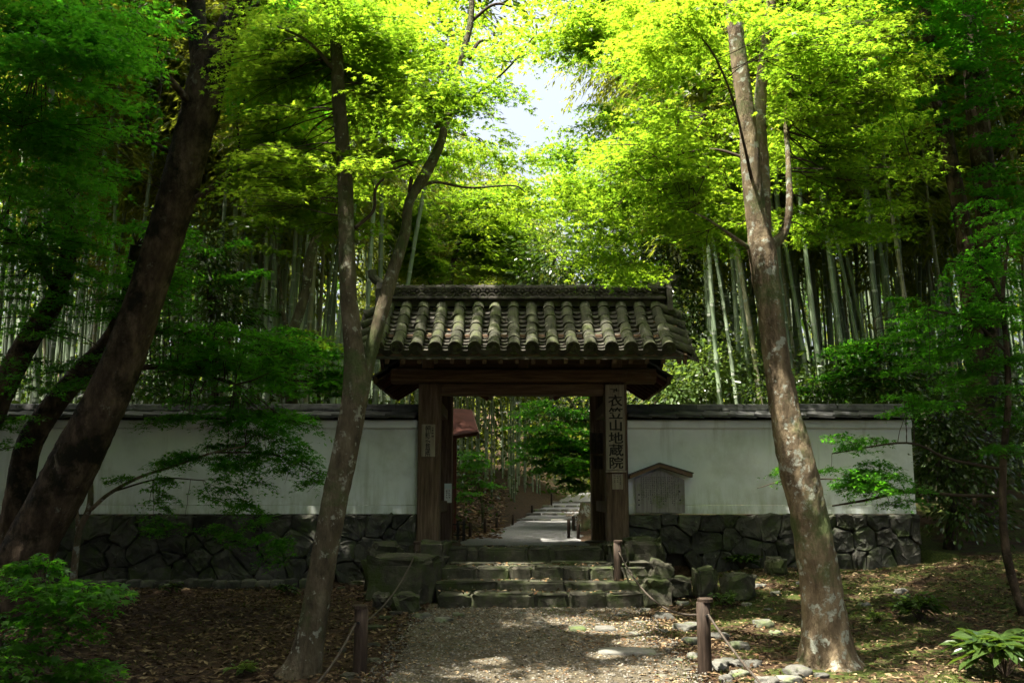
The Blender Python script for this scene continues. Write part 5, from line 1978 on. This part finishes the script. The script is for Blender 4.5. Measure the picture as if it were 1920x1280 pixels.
# far grove as one mass: stems and foliage
V_, T_ = [], []
mbs = MB()
for (x, y) in scatter(230, -26, 30, 29, 44, .5, lambda x, y: (x < -3 or x > 6 or y > 38)):
    z = gzf(x, y)
    h = 12
    l = random.gauss(-.3 if x > 3 else 0, .5)
    mbs.tube([(x, y, z - .2), (x + l * .4, y, z + h * .5), (x + l * 1.3, y, z + h)], [.055, .048, .02], 5, cap=False)
for (x, y) in scatter(170, -14, -3.6, 20, 30, .3, off_path) + scatter(170, 5.2, 16, 20, 30, .3, off_path):
    z = gzf(x, y)
    h = random.uniform(9, 12)
    l = random.gauss(-.5 if x > 3 else .1, .4)
    rr_ = random.uniform(.026, .042)
    mbs.tube([(x, y, z - .2), (x + l * .35, y, z + h * .5), (x + l, y, z + h)], [rr_, rr_ * .9, rr_ * .4], 6, cap=False)
o = mbs.build('distant_bamboo_stems', M['bamboo'])
o['kind'] = 'stuff'
o['label'] = 'mass of distant bamboo stems at the back of the grove'
o['category'] = 'bamboo grove'


def leaf_mass(name, label, boxes, m, tpl, kind='stuff', cat='foliage'):
    Vs, Ts, k = [], [], 0
    for (x0, x1, y0, y1, z0, z1, n, s, clump) in boxes:
        nc = max(1, int(n / clump))
        cx = np.stack([rng.uniform(x0, x1, nc), rng.uniform(y0, y1, nc), rng.uniform(z0, z1, nc)], 1)
        po = (cx[:, None, :] + rng.normal(0, 1, (nc, clump, 3)) * np.array((.55, .55, .32))).reshape(-1, 3)
        po[:, 2] += gz(po[:, 0], po[:, 1])
        kp = sun_gap(po, s * .9)
        po = po[kp]
        ax = rng.normal(0, 1, po.shape)
        ax[:, 2] = -np.abs(ax[:, 2]) * .7
        nr = rng.normal(0, .6, po.shape)
        nr[:, 2] += 1
        V, T = leaves_VT(tpl, po, ax, nr, s * rng.uniform(.6, 1.3, len(po)))
        Vs.append(V)
        Ts.append(T + k)
        k += len(V)
        NLEAF[0] += len(po)
        NLEAF[1] += len(T)
    o = link(name, np_mesh(name, np.concatenate(Vs), np.concatenate(Ts), m))
    o['kind'] = kind
    o['label'] = label
    o['category'] = cat
    return o


leaf_mass('distant_foliage', 'distant sunlit bamboo and broadleaf foliage closing the view', [
    (-5, 9, 36, 50, .3, 9.0, 20000, .30, 22), (-40, 44, 48, 60, 0, 10, 20000, .55, 20)], M['bam_leaf'], blade_template(.22))
leaf_mass('distant_wood', 'shady green wood at the back of the bamboo groves', [(-32, -5, 31, 46, .3, 15, 30000, .40, 22), (9, 36, 31, 46, .3, 15, 30000, .40, 22)], M['wood_leaf'], blade_template(.22))
leaf_mass('undergrowth', 'dark undergrowth low among the bamboo', [
    (-12, -1.5, 14.5, 20, .1, 1.6, 6000, .13, 24), (4.5, 13, 15.5, 21, .1, 1.8, 7000, .13, 24), (-4, -.8, 24, 30, .0, .5, 1500, .12, 20), (-3.4, -1.0, 17, 27, .02, .22, 2200, .09, 14), (-7, 2, 35, 39, .2, 6, 9000, .2, 24), (3.2, 7, 26, 30, .2, 4, 3000, .16, 24), (-16, -4, 20, 30, .3, 2.4, 5000, .2, 24), (5, 18, 21, 30, .3, 2.4, 5000, .2, 24)], M['ever'], OVAL)


# ------------------------------------------------------------------ other trees beyond the wall
def bush_tree(name, label, base, trunks, blobs, m, tpl, size, n_per, group=None, cat='tree', bark='bark_dark'):
    """Trunk(s) plus a crown of leaf clumps in several ellipsoids: blobs (centre, radii, clumps)."""
    root = thing(name, label, cat, base, group)
    for tr_ in trunks:
        c = catmull([tuple(t) for t in tr_], 5)
        MB().tube([Vector(q[:3]) for q in c], [q[3] for q in c], 10, amp=.08, nsc=4).build('trunk' if tr_ is trunks[0] else 'limb', M[bark], root, True)
    po, ax, nr = [], [], []
    br = MB()
    bb = Vector(trunks[0][-1][:3]) if trunks else Vector(base)
    for (c, r_, n) in blobs:
        for _ in range(n):
            v = np.array((random.gauss(0, 1), random.gauss(0, 1), random.gauss(0, 1)))
            v /= np.linalg.norm(v)
            v *= random.random() ** .38
            q = np.array(c) + v * np.array(r_)
            spread = random.uniform(.14, .34) * (size / .09)
            k = int(n_per * random.uniform(.6, 1.4))
            w = rng.normal(0, 1, (k, 3)) * np.array((spread, spread, spread * .55))
            po.append(q + w)
            a = w + v * .3
            a[:, 2] -= .25 * spread + .1
            ax.append(a + rng.normal(0, .05, a.shape))
            nn = rng.normal(0, .45, (k, 3))
            nn[:, 2] += 1
            nr.append(nn)
            if random.random() < .25:
                branchlet(br, Vector(c).lerp(bb, .3), q, .012, .004, .05, 3)
    po, ax, nr = np.concatenate(po), np.concatenate(ax), np.concatenate(nr)
    kp = sun_gap(po, size * .9)
    po, ax, nr = po[kp], ax[kp], nr[kp]
    V, T = leaves_VT(tpl, po, ax, nr, size * rng.uniform(.65, 1.25, len(po)))
    NLEAF[0] += len(po)
    NLEAF[1] += len(T)
    link('crown', np_mesh('crown', V - np.array(base), T, m), root)
    if br.v:
        br.build('branches', M['twig'], root)['kind'] = 'stuff'
    return root


def G(x, y):
    return gzf(x, y)


def blob(px, py, Y, rx, ry, rd, n):
    c = P(px, py, Y)
    return (tuple(c), (wpx(rx, py, Y), rd, wpx(ry, py, Y)), n)


def trunk_at(px, py, Y, px1, py1, r0, r1):
    x0, x1 = PX(px, Y, py), PX(px1, Y, py1)
    z0, z1 = G(x0, Y) - .1, P(px1, py1, Y).z
    return [(x0, Y, z0, r0), (x0 * .6 + x1 * .4 + .1, Y, z0 * .6 + z1 * .4, r0 * .8), (x1, Y, z1, r1)]


x = PX(1130, 22, 700)
bush_tree('evergreen_tree', 'dark glossy evergreen tree rising behind the middle of the gate roof', (x, 22, G(x, 22)), [trunk_at(1150, 950, 22, 1130, 520, .22, .10)],
          [blob(1060, 500, 22, 100, 60, 1.3, 70), blob(1200, 500, 21, 110, 80, 1.3, 90), blob(1290, 600, 20, 70, 90, 1.0, 60), blob(1150, 440, 23, 120, 60, 1.5, 60), blob(1080, 770, 22, 70, 40, 1.0, 34), blob(1250, 420, 22, 90, 60, 1.2, 40)], M['ever'], OVAL, .13, 34)
x = PX(1330, 17.5, 760)
bush_tree('light_shrub', 'light green leafy shrub rising behind the right wall beside the gate roof', (x, 17.5, G(x, 17.5)), [trunk_at(1320, 960, 17.5, 1310, 720, .06, .03)],
          [blob(1320, 700, 17.5, 80, 60, .8, 60), blob(1270, 740, 17.2, 50, 30, .5, 26), blob(1400, 690, 17.5, 60, 60, .7, 36)], M['light_leaf'], OVAL, .11, 30, cat='shrub')
x = PX(1060, 24, 860)
r2 = bush_tree('valley_maple', 'bright green maple filling the right of the gate opening beyond the path', (PX(1120, 23, 930), 23, G(PX(1120, 23, 930), 23)), [trunk_at(1130, 960, 23, 1090, 800, .09, .05)],
               [], M['maple_shaded'], KITE, .1, 1) if False else None
tv, kv = make_tree('valley_maple', 'bright green maple filling the right of the gate opening beyond the path', [
    [(1150, 985, 21.0, 14), (1140, 900, 21.0, 12), (1120, 830, 21.0, 9), (1090, 780, 21.0, 6), (1060, 740, 21.0, 4)],
    [(1135, 880, 21.0, 7), (1090, 850, 20.6, 5), (1030, 840, 20.2, 3)]], M['bark'], 0)
add_crown(tv, kv, regions([(1060, 830, 60, 60, 20.5, 1.0, 30, .5), (1010, 800, 40, 50, 20.5, .8, 16, .45), (1090, 880, 30, 40, 20, .8, 14, .4), (1000, 860, 30, 24, 20.5, .5, 7, .38), (1120, 800, 40, 60, 20.5, .8, 14, .45), (1080, 915, 26, 14, 19.8, .4, 5, .32)]), M['maple_shaded'], .085, tpl=ARROW, holes=False)
tw, kw = make_tree('low_maple', 'small feathery maple on the brown bank left of the gravel path', [
    [(905, 1000, 19, 6), (905, 960, 19, 5), (900, 920, 19, 4), (890, 880, 19, 3)]], M['bark'], 0)
add_crown(tw, kw, regions([(875, 870, 24, 26, 18.6, .6, 8, .30), (905, 905, 24, 12, 18.8, .4, 3, .26), (872, 930, 10, 26, 18, .3, 4, .22)]), M['maple_shaded'], .08, tpl=ARROW, holes=False)
x = PX(830, 27, 450)
tg, kg = make_tree('sunlit_maple', 'bright yellow green maple rising in the clearing behind the left half of the gate roof', [
    [(830, 980, 24, 22), (835, 760, 24, 18), (840, 560, 24, 14), (860, 460, 24, 9), (900, 380, 24, 5)],
    [(840, 600, 24, 9), (790, 500, 24, 6), (740, 440, 24, 3)]], M['bark'], 0)
add_crown(tg, kg, regions([(840, 450, 120, 90, 23.5, 1.6, 110, .75), (760, 400, 70, 70, 23.5, 1.2, 40, .7), (930, 400, 80, 60, 24, 1.4, 44, .7), (950, 480, 70, 50, 24.5, 1.2, 34, .65), (760, 510, 60, 50, 22.5, 1.0, 30, .6)]), M['maple'], .12, tpl=ARROW, step=.085)
th_, kh_ = make_tree('hillside_maple', 'yellow green maple in the clearing behind the right half of the gate roof, left of the pale barked trunk', [
    [(1240, 960, 25, 22), (1235, 760, 25, 18), (1225, 560, 25, 14), (1215, 420, 25, 9), (1210, 340, 25, 5)],
    [(1228, 600, 25, 9), (1290, 480, 25, 6), (1340, 420, 25, 3)]], M['bark'], 0)
th_['label'] = 'yellow green maple in the clearing behind the right half of the gate roof'
add_crown(th_, kh_, regions([(1120, 360, 120, 50, 25.5, 1.6, 60, .75), (1260, 380, 110, 70, 25, 1.6, 70, .75), (1350, 430, 70, 70, 24.5, 1.2, 36, .7)]), M['maple'], .12, tpl=ARROW, step=.085)
tl, kl = make_tree('understory_maple', 'low dark green maple spreading along the top of the left wall near the gate', [
    [(600, 960, 14.6, 10), (600, 800, 14.6, 8), (596, 700, 14.6, 5), (600, 620, 14.6, 3)]], M['bark'], 0)
add_crown(tl, kl, regions([(560, 690, 110, 50, 14.6, .5, 26, .4), (470, 640, 70, 60, 14.8, .5, 12, .4), (620, 720, 60, 30, 14.5, .3, 8, .34), (420, 500, 50, 50, 14.9, .4, 6, .4)]), M['maple_shaded'], .06, tpl=ARROW)
tu, ku = make_tree('understory_maple', 'low dark green maple spreading along the top of the right wall by the twin trunks', [
    [(1640, 960, 14.4, 10), (1640, 800, 14.4, 8), (1650, 700, 14.4, 5), (1640, 600, 14.4, 3)]], M['bark'], 0)
add_crown(tu, ku, regions([(1650, 680, 110, 50, 14.4, .5, 24, .4), (1740, 600, 70, 60, 14.4, .5, 12, .4), (1540, 720, 70, 26, 14.4, .4, 10, .34), (1880, 560, 60, 80, 14, .5, 12, .4)]), M['maple_shaded'], .06, tpl=ARROW)
x = PX(390, 14.9, 760)
bush_tree('camellia_bush', 'dark evergreen bush showing between the leaning trunk and the bamboo behind the left wall', (x, 14.9, G(x, 14.9)), [trunk_at(395, 960, 14.9, 390, 500, .07, .04)],
          [blob(385, 470, 14.9, 45, 90, .5, 40), blob(410, 580, 14.8, 50, 60, .5, 30), blob(300, 700, 14.8, 90, 60, .5, 34)], M['ever'], OVAL, .10, 30, cat='shrub')
x = PX(1770, 14.0, 900)
bush_tree('ivy_clad_shrub', 'dark glossy leafed shrub hanging over the right end of the right wall', (x, 14.0, G(x, 14.0)), [trunk_at(1775, 1000, 14.0, 1770, 780, .09, .05)],
          [blob(1770, 800, 13.8, 60, 60, .5, 44), blob(1760, 880, 13.7, 50, 60, .4, 36), blob(1800, 960, 13.6, 60, 30, .4, 16), blob(1700, 760, 13.9, 60, 20, .4, 12), blob(1850, 860, 13.8, 50, 70, .5, 24)], M['ever'], OVAL, .085, 34, cat='shrub')
x = PX(1560, 14.6, 740)
bush_tree('hedge_bush', 'dark green bushes along the back of the right wall', (x, 14.6, G(x, 14.6)), [trunk_at(1560, 960, 14.6, 1560, 760, .04, .03)],
          [blob(1540, 730, 14.6, 110, 30, .5, 40), blob(1660, 720, 14.6, 70, 40, .5, 34), blob(1420, 740, 14.6, 40, 20, .3, 10)], M['ever'], OVAL, .09, 28, cat='shrub')


# ------------------------------------------------------------------ unseen trees added round the viewer to hold back sky light
def sky_block_tree(label, x, y, h, crown, n, size=.24):
    z = G(x, y)
    return bush_tree('sky_block_tree', label, (x, y, z), [[(x, y, z - .1, .26), (x + .2, y + .1, h * .5, .2), (x + (crown[0][0] - x) * .6, y + (crown[0][1] - y) * .6, h, .1)]],
                     [(crown[0], crown[1], n)], M['ever'], KITE, size, 64, 'trees around and behind the viewer', bark='bark_dark')


for (x, y, h, c, r_, n) in (
        (-9.5, 3.0, 8.5, (-8.0, 3.5, 9.6), (4.5, 4.5, 1.6), 150), (-3.5, -4.0, 8.0, (-2.5, -1.5, 9.0), (5.0, 4.0, 1.6), 130),
        (-9.0, -9.0, 7.0, (-9.0, -8.0, 7.0), (5.0, 4.0, 4.0), 150), 
        (-2.5, -13.0, 7.0, (-3.5, -13.0, 6.5), (5.0, 3.0, 4.0), 130), (-15, 6, 7, (-14, 6, 6.5), (3.5, 7.0, 5.0), 200), (15, 6, 7, (14.5, 6, 6.5), (3.5, 7.0, 5.0), 200),
        (-12, 11, 8, (-11, 11, 9.5), (2.6, 3.0, 1.3), 90)):
    sky_block_tree('tall shady broadleaf tree of the wood around the gate', x, y, h, (c, r_), n)

leaf_mass('sky_block_leaves', 'unseen leaf mass added around and above the viewer to block sky light', [  # ring and ceiling of leaves added out of view to cut sky fill
    (-23, -14, -16, 16, 0, 13, 20000, .42, 30), (14, 23, -3, 16, 0, 13, 13000, .42, 30), (-22, 0, -24, -14, 0, 13, 12000, .42, 30),
    (-16, 3, -15, 4.5, 10, 12.5, 17000, .42, 30), (3, 16, -1.5, 4.5, 10, 12.5, 5000, .42, 30), (-16, -4.2, 4.5, 13, 10, 12.5, 9000, .42, 30), (5.0, 16, 4.5, 13, 10, 12.5, 9000, .42, 30)], M['ever'], KITE)

# ------------------------------------------------------------------ ground plants
def rosette(px, py, h, n, label, m, lsize, name='fern', cat='plant', group=None, wide=.26):
    c = ground_hit(px, py)
    z = gzf(c.x, c.y)
    root = thing(name, label, cat, (c.x, c.y, z), group)
    st = MB()
    po, ax, nr, sz = [], [], [], []
    for i in range(n):
        a = random.uniform(0, 6.28)
        L_ = h * random.uniform(.6, 1.1)
        out = random.uniform(.25, .9)
        tip = Vector((c.x + math.cos(a) * L_ * out, c.y + math.sin(a) * L_ * out, z + L_ * (1 - .3 * out)))
        branchlet(st, (c.x, c.y, z), tip, .006, .003, .12, 3)
        for k in range(7):
            aa = a + random.uniform(-2.2, 2.2)
            po.append(tip + Vector((random.gauss(0, .02), random.gauss(0, .02), random.gauss(0, .015))))
            ax.append((math.cos(aa), math.sin(aa), random.uniform(-.5, .35)))
            nr.append((random.gauss(0, .3), random.gauss(0, .3), 1))
            sz.append(lsize * random.uniform(.7, 1.2))
    st.build('stems', M['twig'], root)
    V, T = leaves_VT(oval_template(wide), np.array([tuple(p) for p in po]), np.array(ax), np.array(nr), np.array(sz))
    link('leaves', np_mesh('leaves', V - np.array((c.x, c.y, z)), T, m), root)


rosette(1355, 1138, .16, 10, 'small bright green plant right behind the lower right rope post', M['light_leaf'], .09, 'small_plant', wide=.16)
rosette(1885, 1270, .34, 26, 'broad leafed dark shrub in the lower right corner', M['ever'], .20, 'low_shrub', wide=.17)
rosette(1725, 1165, .26, 20, 'low leafy shrub on the moss right of the pale barked maple', M['ever'], .15, 'low_shrub', wide=.17)
rosette(1392, 1065, .22, 14, 'small dark plant growing at the foot of the right wall', M['ever'], .13, 'small_plant', wide=.16)
rosette(540, 1118, .14, 10, 'small dark plant by the left wall just left of the forked maple', M['ever'], .10, 'small_plant', wide=.18)
rosette(320, 1112, .12, 10, 'low tuft beside the kerb under the left wall', M['ever'], .10, 'small_plant', wide=.15)
rosette(1650, 1165, .10, 9, 'tiny seedling on the moss just right of the pale barked trunk', M['light_leaf'], .07, 'small_plant', wide=.2)
rosette(450, 1268, .10, 9, 'tiny seedling on the brown litter left of the forked maple', M['light_leaf'], .07, 'small_plant', wide=.2)


# ------------------------------------------------------------------ litter, pebbles, moss
def flat_litter(name, label, areas, m, tpl, lift=.012):
    Vs, Ts, k = [], [], 0
    for (x0, x1, y0, y1, n, s0, s1, ok) in areas:
        x = rng.uniform(x0, x1, n)
        y = rng.uniform(y0, y1, n)
        if ok is not None:
            kp = ok(x, y)
            x, y = x[kp], y[kp]
        z = gz(x, y) + lift + rng.uniform(0, .012, len(x))
        a = rng.uniform(0, 6.28, len(x))
        ax = np.stack([np.cos(a), np.sin(a), rng.normal(0, .22, len(x))], 1)
        nr = rng.normal(0, .35, (len(x), 3))
        nr[:, 2] += 1
        V, T = leaves_VT(tpl, np.stack([x, y, z], 1), ax, nr, rng.uniform(s0, s1, len(x)))
        Vs.append(V)
        Ts.append(T + k)
        k += len(V)
    o = link(name, np_mesh(name, np.concatenate(Vs), np.concatenate(Ts), m))
    o['kind'] = 'stuff'
    o['label'] = label
    o['category'] = 'ground litter'


onpath = lambda x, y: abs(x - .12) < 1.0
flat_litter('leaf_litter', 'brown fallen leaves covering the forest floor on both sides of the path', [(-6.5, -.95, 6.5, 13.0, 17000, .03, .09, None), (1.4, 7.5, 6.5, 13.1, 11000, .03, .08, lambda x, y: sfn(x, y, 1.7, 5) > -.25)], M['litter_dark'], blade_template(.17))
flat_litter('fallen_leaves', 'scattered straw coloured leaves on the right moss and the path', [(1.0, 7.5, 6.5, 13.1, 7500, .03, .08, None), (-1.1, 1.5, 6.5, 11.3, 2800, .02, .06, None), (.5, 1.9, 8.9, 11.0, 1600, .02, .06, None), (-.9, 1.4, 11.3, 13.0, 0, .02, .05, None), (-5, -.2, 16, 32, 9000, .08, .20, None), (1.4, 6, 16, 30, 3000, .06, .18, None)], M['litter'], blade_template(.16))


def tread_litter():
    po = []
    for (x0, x1, y0, y1, z, n) in ((-.8, 1.4, 11.34, 11.66, SZ[0], 90), (-.85, 1.45, 11.72, 12.0, SZ[1], 90), (-.75, 1.1, 12.08, 12.65, SZ[2], 160), (-.7, 1.0, 12.8, 13.2, SZ[3], 60)):
        po.append(np.stack([rng.uniform(x0, x1, n), rng.uniform(y0, y1, n), np.full(n, z + .012)], 1))
    for _ in range(60):
        t = random.uniform(.1, .98)
        y, z = slope(t)
        po.append(np.array([[GX + (random.randint(0, NC - 2) - (NC - 2) / 2) * PITCHX + random.uniform(-.05, .05), y, z + .005]]))
    po = np.concatenate(po)
    n = len(po)
    a = rng.uniform(0, 6.28, n)
    ax = np.stack([np.cos(a), np.sin(a), rng.normal(0, .3, n)], 1)
    nr = rng.normal(0, .4, (n, 3))
    nr[:, 2] += 1
    V, T = leaves_VT(blade_template(.2), po, ax, nr, rng.uniform(.03, .075, n))
    o = link('stray_leaves', np_mesh('stray_leaves', V, T, M['litter']))
    o['kind'] = 'stuff'
    o['label'] = 'stray dry leaves lying on the steps and the gate roof'
    o['category'] = 'ground litter'


tread_litter()


def pebbles(n):
    x = rng.uniform(-1.1, 1.48, n)
    y = 6.3 + rng.random(n) ** 1.0 * 5.0
    s = rng.uniform(.005, .016, n) * np.where(rng.random(n) < .05, 1.8, 1)
    z = gz(x, y) + .012
    base = np.array([(1, 0, 0), (0, 1, 0), (-1, 0, 0), (0, -1, 0), (0, 0, .6), (0, 0, -.6)])
    tr = np.array([(0, 1, 4), (1, 2, 4), (2, 3, 4), (3, 0, 4), (1, 0, 5), (2, 1, 5), (3, 2, 5), (0, 3, 5)])
    a = rng.uniform(0, 6.28, n)
    ca, sa = np.cos(a), np.sin(a)
    B = base[None] * (1 + rng.normal(0, .2, (n, 6, 1)))
    X = B[:, :, 0] * ca[:, None] - B[:, :, 1] * sa[:, None]
    Yy = B[:, :, 0] * sa[:, None] + B[:, :, 1] * ca[:, None]
    V = np.stack([x[:, None] + X * s[:, None], y[:, None] + Yy * s[:, None], z[:, None] + B[:, :, 2] * s[:, None]], -1).reshape(-1, 3)
    T = (tr[None] + (np.arange(n) * 6)[:, None, None]).reshape(-1, 3)
    o = link('gravel', np_mesh('gravel', V, T, M['pebble']))
    o['kind'] = 'stuff'
    o['label'] = 'loose gravel on the path before the steps'
    o['category'] = 'gravel'


pebbles(11000)


def moss_blades(n):
    x = np.concatenate([rng.uniform(1.15, 6.5, n), rng.uniform(-3.5, -.8, n // 8), rng.uniform(.3, 2.2, n // 5)])
    y = np.concatenate([rng.uniform(6.8, 13.0, n), rng.uniform(7, 12.5, n // 8), rng.uniform(9.3, 11.2, n // 5)])
    kp = sfn(x, y, 2.6, 3) > -.05
    x, y = x[kp], y[kp]
    z = gz(x, y)
    po = np.stack([x, y, z], 1)
    ax = rng.normal(0, .55, po.shape)
    ax[:, 2] = 1
    nr = rng.normal(0, 1, po.shape)
    nr[:, 2] *= .3
    V, T = leaves_VT(blade_template(.09), po, ax, nr, rng.uniform(.015, .045, len(po)))
    o = link('moss', np_mesh('moss', V, T, M['blade']))
    o['kind'] = 'stuff'
    o['label'] = 'short moss and grass on the ground right of the path'
    o['category'] = 'moss'


moss_blades(16000)
# old cable lying on the earth, lower right
tri = sum(len(o.data.polygons) for o in SC.objects if o.type == 'MESH')
print('LEAVES', NLEAF, 'objects', len(SC.objects), 'faces', tri)
